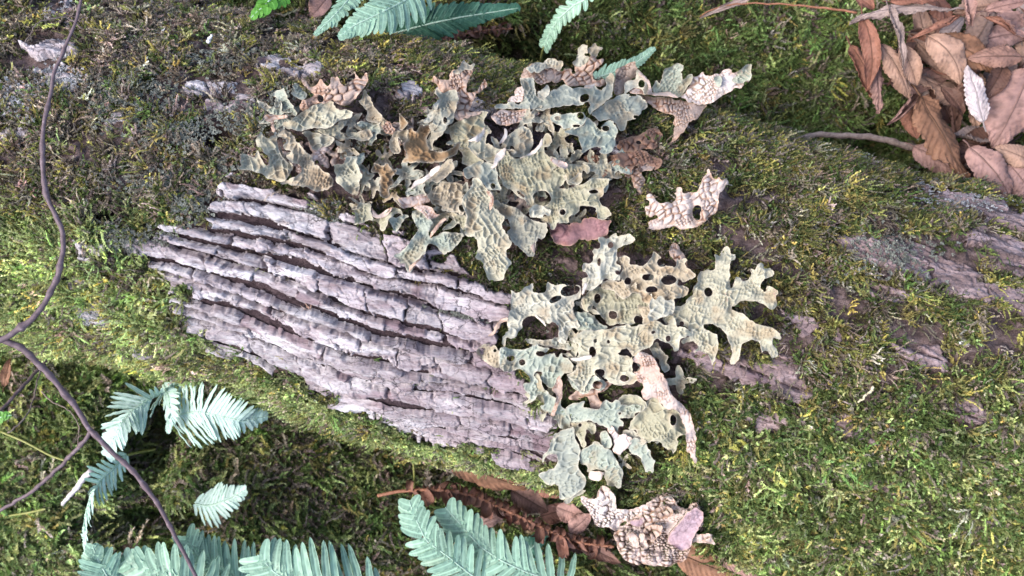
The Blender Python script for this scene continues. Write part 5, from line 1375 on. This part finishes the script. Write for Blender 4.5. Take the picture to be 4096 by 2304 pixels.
frond('mint fern frond with rounded leaflets and its tip at the left, below the dead fern', '1290,1510 1180,1442 1126,1399 1072,1360 1046,1306 1030,1262', (0.13, 0.155, 0.155), 84, 27, 'mint', 66, nrm=(0.1, 0.1, 1), width=0.92, seed=16, tipf=0.42, ramp_in=0.05)
frond('mint fern frond lying behind its twin to the right at the bottom edge', '1440,1505 1384,1458 1326,1440 1259,1409 1209,1376 1173,1336 1120,1275', (0.12, 0.14, 0.135), 92, 28, 'mint', 66, nrm=(0.1, 0.1, 1), width=0.92, seed=17, tipf=0.42, ramp_in=0.05)
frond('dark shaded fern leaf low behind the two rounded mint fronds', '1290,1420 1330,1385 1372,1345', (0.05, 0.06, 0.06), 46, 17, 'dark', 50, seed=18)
frond('little green leafy sprig at the left edge of the picture', '-30,1060 0,1050 30,1044', (0.15, 0.16, 0.16), 26, 14, 'green', 40, seed=19, rach=0.0006)

# dead brown frond
df = empty('dead_fern', P(1500 * GK, 1365 * GK, 0.09), 'withered brown fern frond with curled leaflets lying under the lower colony', 'dead fern')
dp = curve3('950,1247 1000,1236 1060,1232 1130,1233 1200,1250 1260,1278 1330,1310 1400,1345 1470,1368 1545,1375', 0.10, 0.125, 100)
doff = np.array(df.location)
v, q, t = tube(dp - doff, np.linspace(0.0016, 0.0013, 100), 7)
link('rachis', mesh_np('rachis', v, q, t, M_RACHIS_DEAD), df)
def curled_mesh(seed):
    rng = np.random.default_rng(seed); u = np.linspace(0, 1, 14)[:, None]; w = np.linspace(-1, 1, 5)[None, :]
    prof = np.clip(1 - u ** 2.5, 0.05, 1) * (1 + 0.25 * vn(u * 9, u * 0, seed))
    a = u * rng.uniform(2.0, 4.5)
    x = np.sin(a) / 3.0 + 0 * w; z = (1 - np.cos(a)) / 3.0 * rng.choice([-1, 1]) + 0.15 * np.abs(w) * prof + 0 * w; y = 0.13 * prof * w + 0.1 * u
    v = np.stack([x, y, z], -1).reshape(-1, 3); qd = grid_quads(14, 5); n = len(v)
    return mesh_np('withered_leaflet', np.vstack([v, v - [0, 0, 0.03]]), np.vstack([qd[:, ::-1], qd + n]), None, M_FERN_DEAD)
CURL = [curled_mesh(400 + i) for i in range(6)]
rng = np.random.default_rng(77)
for i in range(62):
    u = 0.14 + 0.86 * (i // 2) / 31; s = 1 if i % 2 else -1
    k = min(98, int(u * 99)); pos = dp[k] - doff; tg = dp[k + 1] - dp[k]; tg /= np.linalg.norm(tg)
    dr = np.cross(np.array([0, 0, 1.0]), tg) * s + 0.4 * tg + np.array([0, 0, rng.uniform(-0.7, 0.1)]) + rng.normal(0, 0.2, 3); dr /= np.linalg.norm(dr)
    n2 = np.array([0, 0, 1.0]) + rng.normal(0, 0.4, 3); n2 -= n2.dot(dr) * dr; n2 /= np.linalg.norm(n2); wv = np.cross(n2, dr)
    L = rng.uniform(0.018, 0.034) * (0.7 if s > 0 else 1.1)
    o = link('withered_leaflet', CURL[i % 6], df)
    o.matrix_local = Matrix.Translation(Vector(pos)) @ Matrix(((dr[0] * L, wv[0] * L, n2[0] * L, 0), (dr[1] * L, wv[1] * L, n2[1] * L, 0), (dr[2] * L, wv[2] * L, n2[2] * L, 0), (0, 0, 0, 1)))
dr_ = empty('dead_fern', P(1180 * GK, 85 * GK, 0.06), 'small rust-red dead fern fragment in the dark gap behind the trunk', 'dead fern')
dp2 = curve3('1100,105 1160,88 1220,76 1290,72', 0.05, 0.07, 40)
v, q, t = tube(dp2 - np.array(dr_.location), np.linspace(0.001, 0.0006, 40), 6)
link('rachis', mesh_np('rachis', v, q, t, M_RACHIS_DEAD), dr_)
for i in range(26):
    k = 1 + (i * 37 // 26); s = 1 if i % 2 else -1; pos = dp2[min(k, 38)] - np.array(dr_.location)
    dr = np.array([0.4, s, rng.uniform(-0.2, 0.4)]) + rng.normal(0, 0.3, 3); dr /= np.linalg.norm(dr)
    n2 = np.array([0, 0, 1.0]) + rng.normal(0, 0.4, 3); n2 -= n2.dot(dr) * dr; n2 /= np.linalg.norm(n2); wv = np.cross(n2, dr); L = rng.uniform(0.009, 0.017)
    o = link('withered_leaflet', CURL[i % 6], dr_)
    o.matrix_local = Matrix.Translation(Vector(pos)) @ Matrix(((dr[0] * L, wv[0] * L, n2[0] * L, 0), (dr[1] * L, wv[1] * L, n2[1] * L, 0), (dr[2] * L, wv[2] * L, n2[2] * L, 0), (0, 0, 0, 1)))

# ------------------------------------------------------------------ dry leaves
LCOL = {'rust': (0.29, 0.135, 0.095), 'brown': (0.29, 0.165, 0.13), 'rosy': (0.39, 0.235, 0.205), 'tan': (0.39, 0.245, 0.185), 'pale': (0.56, 0.48, 0.48), 'dark': (0.13, 0.068, 0.052), 'orange': (0.27, 0.14, 0.085), 'grey': (0.37, 0.285, 0.265)}
def dry_leaf(label, a, b, width, tone, za, zb, roll=0.35, bend=0.15, twist=0.0, tilt=(0, 0, 1), seed=0, side=0.0, group=None, space='v', tooth=1.0, petiole=True):
    """toothed, side-veined leaf from base a to tip b (overview pixels); roll = how far the sides curl up (radians per half)"""
    rng = np.random.default_rng(1200 + seed)
    A = np.array(P(a[0] * GK, a[1] * GK, za)); B = np.array(P(b[0] * GK, b[1] * GK, zb))
    L = np.linalg.norm(B - A); dr = (B - A) / L
    n0 = np.array(tilt, float); n0 -= n0.dot(dr) * dr; n0 /= np.linalg.norm(n0); wv = np.cross(n0, dr)
    W = width * GK * TANH * (H - za) / 2048.0 * 0.5
    nu, nv_ = 46, 17
    u = np.linspace(0, 1, nu)[:, None]; w = np.linspace(-1, 1, nv_)[None, :]
    prof = np.sin(math.pi * np.clip(u, 0, 1) ** 0.85) ** 0.72 * (1 - 0.15 * u) + 0.015
    nt = 13
    saw = ((u * nt) % 1.0)
    prof = prof * (1 + tooth * (0.11 * saw - 0.05) * np.sin(math.pi * u) ** 0.3)
    prof = prof * (1 + 0.08 * fbm(u * 5, w * 0 + np.sign(w) * 3, seed, 2))
    ww = w * prof * W
    sgn = 1 if roll >= 0 else -1
    rr = max(abs(roll), 1e-3) * 1.35 * (0.75 + 0.5 * u + 0.35 * fbm(u * 3, np.sign(w) + 0 * u, seed + 3, 2))
    ang = np.abs(w) * rr
    R = prof * W / rr
    yy = np.sign(w) * R * np.sin(ang); zz = sgn * R * (1 - np.cos(ang))
    vein_ph = (u * 12 - np.abs(w) * 2.6)
    vein = np.exp(-((((vein_ph % 1.0) - 0.5) / 0.16) ** 2)) * (1 - 0.25 * np.abs(w))
    corr = 0.0016 * np.cos(2 * math.pi * vein_ph) * sstep(0.04, 0.5, np.abs(w)) * (L / 0.09)
    crump = 0.11 * L * 0.25 * fbm(u * 4 + seed, w * 1.6, seed + 7, 3) + 0.22 * L * 0.22 * fbm(u * 7, np.sign(w) * 5 + 0 * u, seed + 9, 2) * np.abs(w) ** 2
    ph = rng.uniform(0, 6.28, 2); ruf = 0.035 * L * np.abs(w) ** 2.2 * np.where(w < 0, np.sin(u * rng.uniform(10, 19) + ph[0]), np.sin(u * rng.uniform(10, 19) + ph[1]))
    crump = crump + ruf
    xx = u * L + 0 * w
    zz = zz + corr + crump + bend * L * (4 * u * (1 - u)) - 0.0008 * np.exp(-(w / 0.08) ** 2)
    tw = twist * (u - 0.3)
    y2 = yy * np.cos(tw) - zz * np.sin(tw); z2 = yy * np.sin(tw) + zz * np.cos(tw)
    y2 = y2 + side * L * (4 * u * (1 - u))
    p = A + xx[..., None] * dr + y2[..., None] * wv + z2[..., None] * n0
    c = np.array(LCOL[tone])
    n1 = fbm(u * 4 + seed, w * 2, seed + 13, 3)
    spots = sstep(0.45, 0.6, vn(u * 26, w * 9, seed + 15))
    col = c * (1 + 0.28 * n1 + 0.10 * vein)[..., None]
    col = col * (1 - 0.35 * spots)[..., None]
    k = (0.5 * np.exp(-(w / 0.07) ** 2) + 0.0 * u)[..., None]
    col = col * (1 - k) + (c * 0.62) * k
    n = nu * nv_
    v = p.reshape(-1, 3) - A
    nrm_off = n0 * 0.0005
    q = grid_quads(nu, nv_)
    bd = np.concatenate([np.arange(nv_ - 1), [i * nv_ + nv_ - 1 for i in range(nu - 1)], (nu - 1) * nv_ + np.arange(nv_ - 1, 0, -1), [i * nv_ for i in range(nu - 1, 0, -1)]])
    nb = np.roll(bd, -1)
    rim = np.stack([bd, nb, nb + n, bd + n], 1)
    col2 = np.clip(np.tile(np.concatenate([col.reshape(-1, 3), np.ones((n, 1))], 1), (2, 1)), 0.01, 0.9)
    root = empty('dry_leaf', tuple(A), label, 'dry leaf', group)
    link('leaf_blade', mesh_np('leaf_blade', np.vstack([v, v - nrm_off]), np.vstack([q[:, ::-1], q + n, rim]), None, M_LEAF, {'col': col2}), root)
    if petiole:
        mid = p[:, nv_ // 2] - A
        pet = [-dr * 0.16 * L + wv * rng.normal(0, 0.03) * L, -dr * 0.08 * L]
        line = np.vstack([pet, mid[:-3]]) - n0 * 0.0004 + n0 * 0.0009
        r = np.linspace(0.0012, 0.0003, len(line)) * min(1.2, L / 0.09)
        vv, qq, tt = tube(line, r, 5)
        cm = np.tile(np.array([*(c * 0.55), 1.0]), (len(vv), 1))
        link('midrib', mesh_np('midrib', vv, qq, tt, M_LEAF, {'col': cm}), root)
    return root

def t3(x, y): return ((2732 + x * 0.53028) / GK, y * 0.53028 / GK)
def t8(x, y): return ((1366 + x * 0.53028) / GK, (1536 + y * 0.53028) / GK)
def t9(x, y): return ((2732 + x * 0.53028) / GK, (1536 + y * 0.53028) / GK)
LW = 0.53028 / GK
G = 'fallen leaves on the top of the heap'
HEAP = []
SHORT = {}
def heap(label, a, b, w, tone, z0, z1, **k):
    HEAP.append((' '.join(label.replace(',', '').split()[:4]), (a[0] + b[0]) / 2, (a[1] + b[1]) / 2))
    dry_leaf(label, t3(*a), t3(*b), w * LW, tone, z0, z1, group=G, **k)
heap('large pale pink-brown leaf filling the right side of the heap', (2620, 520), (2330, 1120), 430, 'rosy', 0.115, 0.105, roll=-0.35, bend=0.08, seed=1)
heap('long rusty leaf with a ragged left edge curling up at the left of the heap', (1350, 120), (1390, 690), 190, 'rust', 0.11, 0.10, roll=0.9, bend=0.1, seed=2, tilt=(-0.5, 0, 1), side=0.10)
heap('narrow pinkish leaf with a hooked stalk hanging towards the moss', (1440, 300), (1470, 860), 135, 'rosy', 0.11, 0.085, roll=-0.8, bend=0.05, seed=3, tilt=(0.3, 0, 1))
heap('creased brown leaf with its tip down, next to the hooked pink leaf', (1490, 330), (1700, 745), 180, 'tan', 0.11, 0.10, roll=-0.6, seed=4)
heap('folded tan leaf in the shade left of the light tan one', (1650, 340), (1765, 650), 180, 'tan', 0.115, 0.105, roll=0.7, seed=5, tilt=(-0.3, 0, 1))
heap('orange-brown leaf lying across the middle of the heap with grey moss specks', (1890, 280), (2370, 540), 250, 'orange', 0.112, 0.11, roll=-0.3, seed=7)
heap('light tan leaf with a dark curved midrib in the centre of the heap', (1840, 270), (2095, 640), 250, 'tan', 0.12, 0.118, roll=-0.35, bend=0.08, seed=6, side=0.12, tilt=(-0.25, -0.1, 1))
heap('narrow grey-pink leaf stretched level along the top of the heap', (2010, 70), (1255, 175), 105, 'grey', 0.125, 0.115, roll=-0.7, bend=0.03, seed=8, tilt=(0, 0.4, 1), side=-0.08)
heap('rolled-up rusty leaf like a cigar below the level grey-pink leaf', (2090, 120), (1700, 300), 190, 'rust', 0.125, 0.12, roll=2.4, bend=0.05, seed=9)
heap('twisted corkscrew leaf at the top of the heap', (2110, -30), (2190, 200), 190, 'rosy', 0.125, 0.12, roll=1.7, twist=1.2, seed=10)
heap('ridged half-rolled leaf at the top right corner', (2270, 85), (2600, 10), 160, 'rosy', 0.12, 0.12, roll=1.3, seed=11)
heap('tube-like brown leaf under the top right corner leaf', (2280, 130), (2500, 260), 130, 'rust', 0.118, 0.115, roll=2.2, seed=12)
heap('leaf dusted with green moss at the right edge of the heap', (2560, 430), (2140, 440), 190, 'brown', 0.122, 0.12, roll=-0.45, seed=13)
heap('dark brown leaf shaded beside the upright whitish leaf', (2420, 480), (2260, 760), 190, 'dark', 0.112, 0.11, roll=0.8, seed=14)
heap('upright whitish leaf with toothed edges, the palest of the heap', (2262, 925), (2148, 490), 185, 'pale', 0.135, 0.13, roll=-0.25, bend=0.04, seed=15, tooth=1.3)
heap('big orange-brown leaf with a rolled left rim at the lower left of the heap', (1785, 725), (2150, 1345), 340, 'orange', 0.10, 0.115, roll=-0.45, bend=0.10, seed=16, tilt=(0.35, 0.1, 1), side=-0.1)
heap('dull pink leaf under the big orange-brown leaf, touching the trunk moss', (1735, 1105), (2080, 1330), 210, 'rosy', 0.085, 0.10, roll=-0.3, seed=17)
heap('broad brown leaf at the lower right with its midrib running to the corner', (2165, 1110), (2470, 1500), 280, 'rosy', 0.12, 0.12, roll=-0.4, seed=18)
heap('crumpled dark leaf between the whitish leaf and the big orange-brown leaf', (1950, 660), (2110, 870), 150, 'dark', 0.105, 0.10, roll=1.0, seed=19)
heap('sunlit brown leaf edge at the far right below the large pale leaf', (2640, 1230), (2350, 1110), 200, 'tan', 0.118, 0.115, roll=-0.6, seed=20)
heap('purple-brown leaf cut by the right edge at the bottom of the heap', (2460, 1240), (2640, 1520), 260, 'rosy', 0.115, 0.115, roll=-0.5, seed=21)
heap('small rusty leaf at the top left corner of the heap', (1300, -20), (1440, 70), 150, 'rust', 0.105, 0.105, roll=0.9, seed=22)
heap('dark upright strip of a curled leaf near the top left of the heap', (1540, 40), (1660, 520), 110, 'grey', 0.115, 0.12, roll=1.6, seed=23)
heap('rusty curled leaf on the top edge above the rolled cigar leaf', (1560, 10), (1950, -10), 170, 'rust', 0.115, 0.115, roll=1.1, seed=24)
heap('pinkish-grey leaf lying behind the light tan leaf', (1930, 320), (2120, 130), 150, 'grey', 0.11, 0.11, roll=-0.5, seed=25)
# lower layers of the heap, each named after the top leaf it lies beside
rng = np.random.default_rng(99)
SEEN = {}
for i in range(260):
    if len(SEEN) > 58: break
    x = rng.uniform(1340, 2750); y = rng.uniform(-150, 1450)
    lim = 1330 + max(0, y - 650) * 0.62
    if x < lim: continue
    an = rng.uniform(0, 6.28); L = rng.uniform(300, 520)
    a_ = t3(x - 0.5 * L * math.cos(an), y - 0.5 * L * math.sin(an)); b_ = t3(x + 0.5 * L * math.cos(an), y + 0.5 * L * math.sin(an))
    if min(a_[0], b_[0]) < t3(lim - 90, 0)[0]: continue
    zc = 0.055 + 0.030 * rng.uniform(0, 1)
    tone = ['rosy', 'brown', 'rust', 'tan', 'dark', 'grey'][int(rng.integers(0, 6))]
    roll = rng.choice([-0.9, -0.5, 0.7, 1.2, 1.8])
    near = min(HEAP, key=lambda h: (h[1] - x) ** 2 + (h[2] - y) ** 2)
    shape = {-0.9: 'arched', -0.5: 'flattish', 0.7: 'cupped', 1.2: 'half-curled', 1.8: 'tightly curled'}[float(roll)]
    side = ('above' if y < near[2] - 120 else 'below' if y > near[2] + 120 else 'left of' if x < near[1] else 'right of')
    lab = 'half-buried %s %s leaf %s the %s' % ({'rosy': 'pinkish', 'rust': 'rusty', 'grey': 'greyish'}.get(tone, tone), shape, side, near[0])
    if SEEN.get(lab): continue
    SEEN[lab] = 1
    dry_leaf(lab, a_, b_, rng.uniform(150, 250) * LW, tone, zc + rng.uniform(-0.015, 0.015), zc + rng.uniform(-0.015, 0.015),
             float(roll), rng.uniform(-0.05, 0.12), rng.normal(0, 0.5), (rng.normal(0, 0.4), rng.normal(0, 0.4), 1), 100 + i, rng.normal(0, 0.05), 'leaves buried in the leaf heap')

dry_leaf('slender grey dry leaf lying on moss left of the heap at the top edge', t3(560, -40), t3(120, 140), 75 * LW, 'grey', 0.085, 0.075, 1.0, 0.03, seed=31, tooth=0)
dry_leaf('orange-edged brown leaf stuck under the trunk above the dead fern', t8(800, 560), t8(1400, 790), 280 * LW, 'orange', 0.115, 0.11, -0.45, 0.06, tilt=(0.1, -0.2, 1), seed=32, tooth=0.3)
dry_leaf('small dark red leaf peeping from under the moss fringe', t8(1470, 770), t8(1660, 850), 130 * LW, 'rust', 0.11, 0.11, -0.5, 0.05, seed=33, tooth=0.3)
dry_leaf('pinkish leaf with a hooked tip below the dead fern', t8(1010, 1070), t8(1270, 960), 130 * LW, 'rosy', 0.085, 0.09, -0.5, 0.04, seed=34, tooth=0.2)
dry_leaf('dark brown leaf behind the dead fern in the litter under the colony', t8(1280, 800), t8(1560, 960), 210 * LW, 'brown', 0.085, 0.085, 0.6, 0.05, seed=35)
dry_leaf('crumpled leaf beside the white bubbly lichen clump', t8(1620, 930), t8(1850, 1010), 180 * LW, 'rosy', 0.10, 0.105, 0.7, 0.05, seed=36)
dry_leaf('forked pinkish leaf scrap left of the white bubbly lichen clump', t8(1720, 1120), t8(1880, 980), 160 * LW, 'rosy', 0.11, 0.11, -0.5, 0.04, seed=37)
dry_leaf('brown leaf pointing down below the end of the dead fern', t8(1780, 1190), t8(2110, 1350), 150 * LW, 'brown', 0.085, 0.085, 0.8, 0.03, seed=38)
dry_leaf('dark rusty leaf deep in the litter above the dead fern', t8(1500, 1000), t8(1760, 920), 190 * LW, 'rust', 0.075, 0.08, 0.7, 0.04, seed=39)
dry_leaf('dark leaf in the shade right of the dead fern tip', t8(1900, 1230), t8(1560, 1130), 160 * LW, 'dark', 0.075, 0.075, 0.5, 0.04, seed=40)
dry_leaf('large smooth brown leaf under the clump at the bottom edge', t9(-60, 1270), t9(420, 1460), 300 * LW, 'orange', 0.12, 0.125, -0.5, 0.05, seed=41, tooth=0.2)
dry_leaf('long purplish-brown leaf sloping to the bottom edge beside bright moss', t9(240, 1290), t9(760, 1500), 190 * LW, 'rosy', 0.15, 0.15, -0.8, 0.04, seed=42, tooth=0.2)
dry_leaf('small torn brown leaf standing in the moss at the bottom edge', t9(610, 1270), t9(740, 1420), 120 * LW, 'brown', 0.17, 0.17, 0.6, 0.05, seed=43)
dry_leaf('tiny forked brown leaf caught in moss above the clump', t9(20, 930), t9(250, 880), 75 * LW, 'rosy', 0.20, 0.20, 0.9, 0.03, seed=44)
def t2(x, y): return ((1366 + x * 0.53028) / GK, y * 0.53028 / GK)
def t1(x, y): return (x * 0.53028 / GK, y * 0.53028 / GK)
dry_leaf('brown oval leaf in shadow between the top ferns', t2(480, 180), t2(690, 60), 120 * LW, 'brown', 0.10, 0.10, -0.6, 0.04, seed=45, tooth=0.1)
dry_leaf('rust-and-pink leaf behind the small mint fern at the top edge', t1(2480, -30), t1(2340, 140), 190 * LW, 'rosy', 0.12, 0.12, 0.6, 0.04, seed=46, tooth=0.2)
dry_leaf('small red-brown leaf at the lower left edge of the ground', t1(30, 2920), t1(80, 2700), 90 * LW, 'orange', 0.09, 0.09, 0.7, 0.04, seed=47)
dry_leaf('tiny pale leaf lying on the moss slope right of the small fern', t1(2310, 2130), t1(2410, 2080), 45 * LW, 'rosy', 0.05, 0.05, 0.7, 0.04, seed=48, tooth=0)

g = stick('lichen_chip', '524,106 527,97 532,88', 0.245, 0.25, 0.0016, 0.0009, M_FERN_PALE if False else mat_plain('white_crust', [(0.3, (0.55, 0.55, 0.56)), (0.7, (0.75, 0.75, 0.76))], 200), 10, None, 0.1, 61)
tag(g, 'tiny upright white chip in the brownish moss near the top of the trunk', 'lichen chip')
g = stick('dead_shoot', '2158,1012 2170,1006 2178,992 2192,984 2196,972', 0.285, 0.295, 0.0007, 0.0010, mat_plain('straw', [(0.3, (0.42, 0.36, 0.24)), (0.7, (0.62, 0.56, 0.40))], 200), 20, None, 0.1, 62)
tag(g, 'pale straw-coloured bent moss shoot standing right of the antler-shaped lichen', 'shoot')
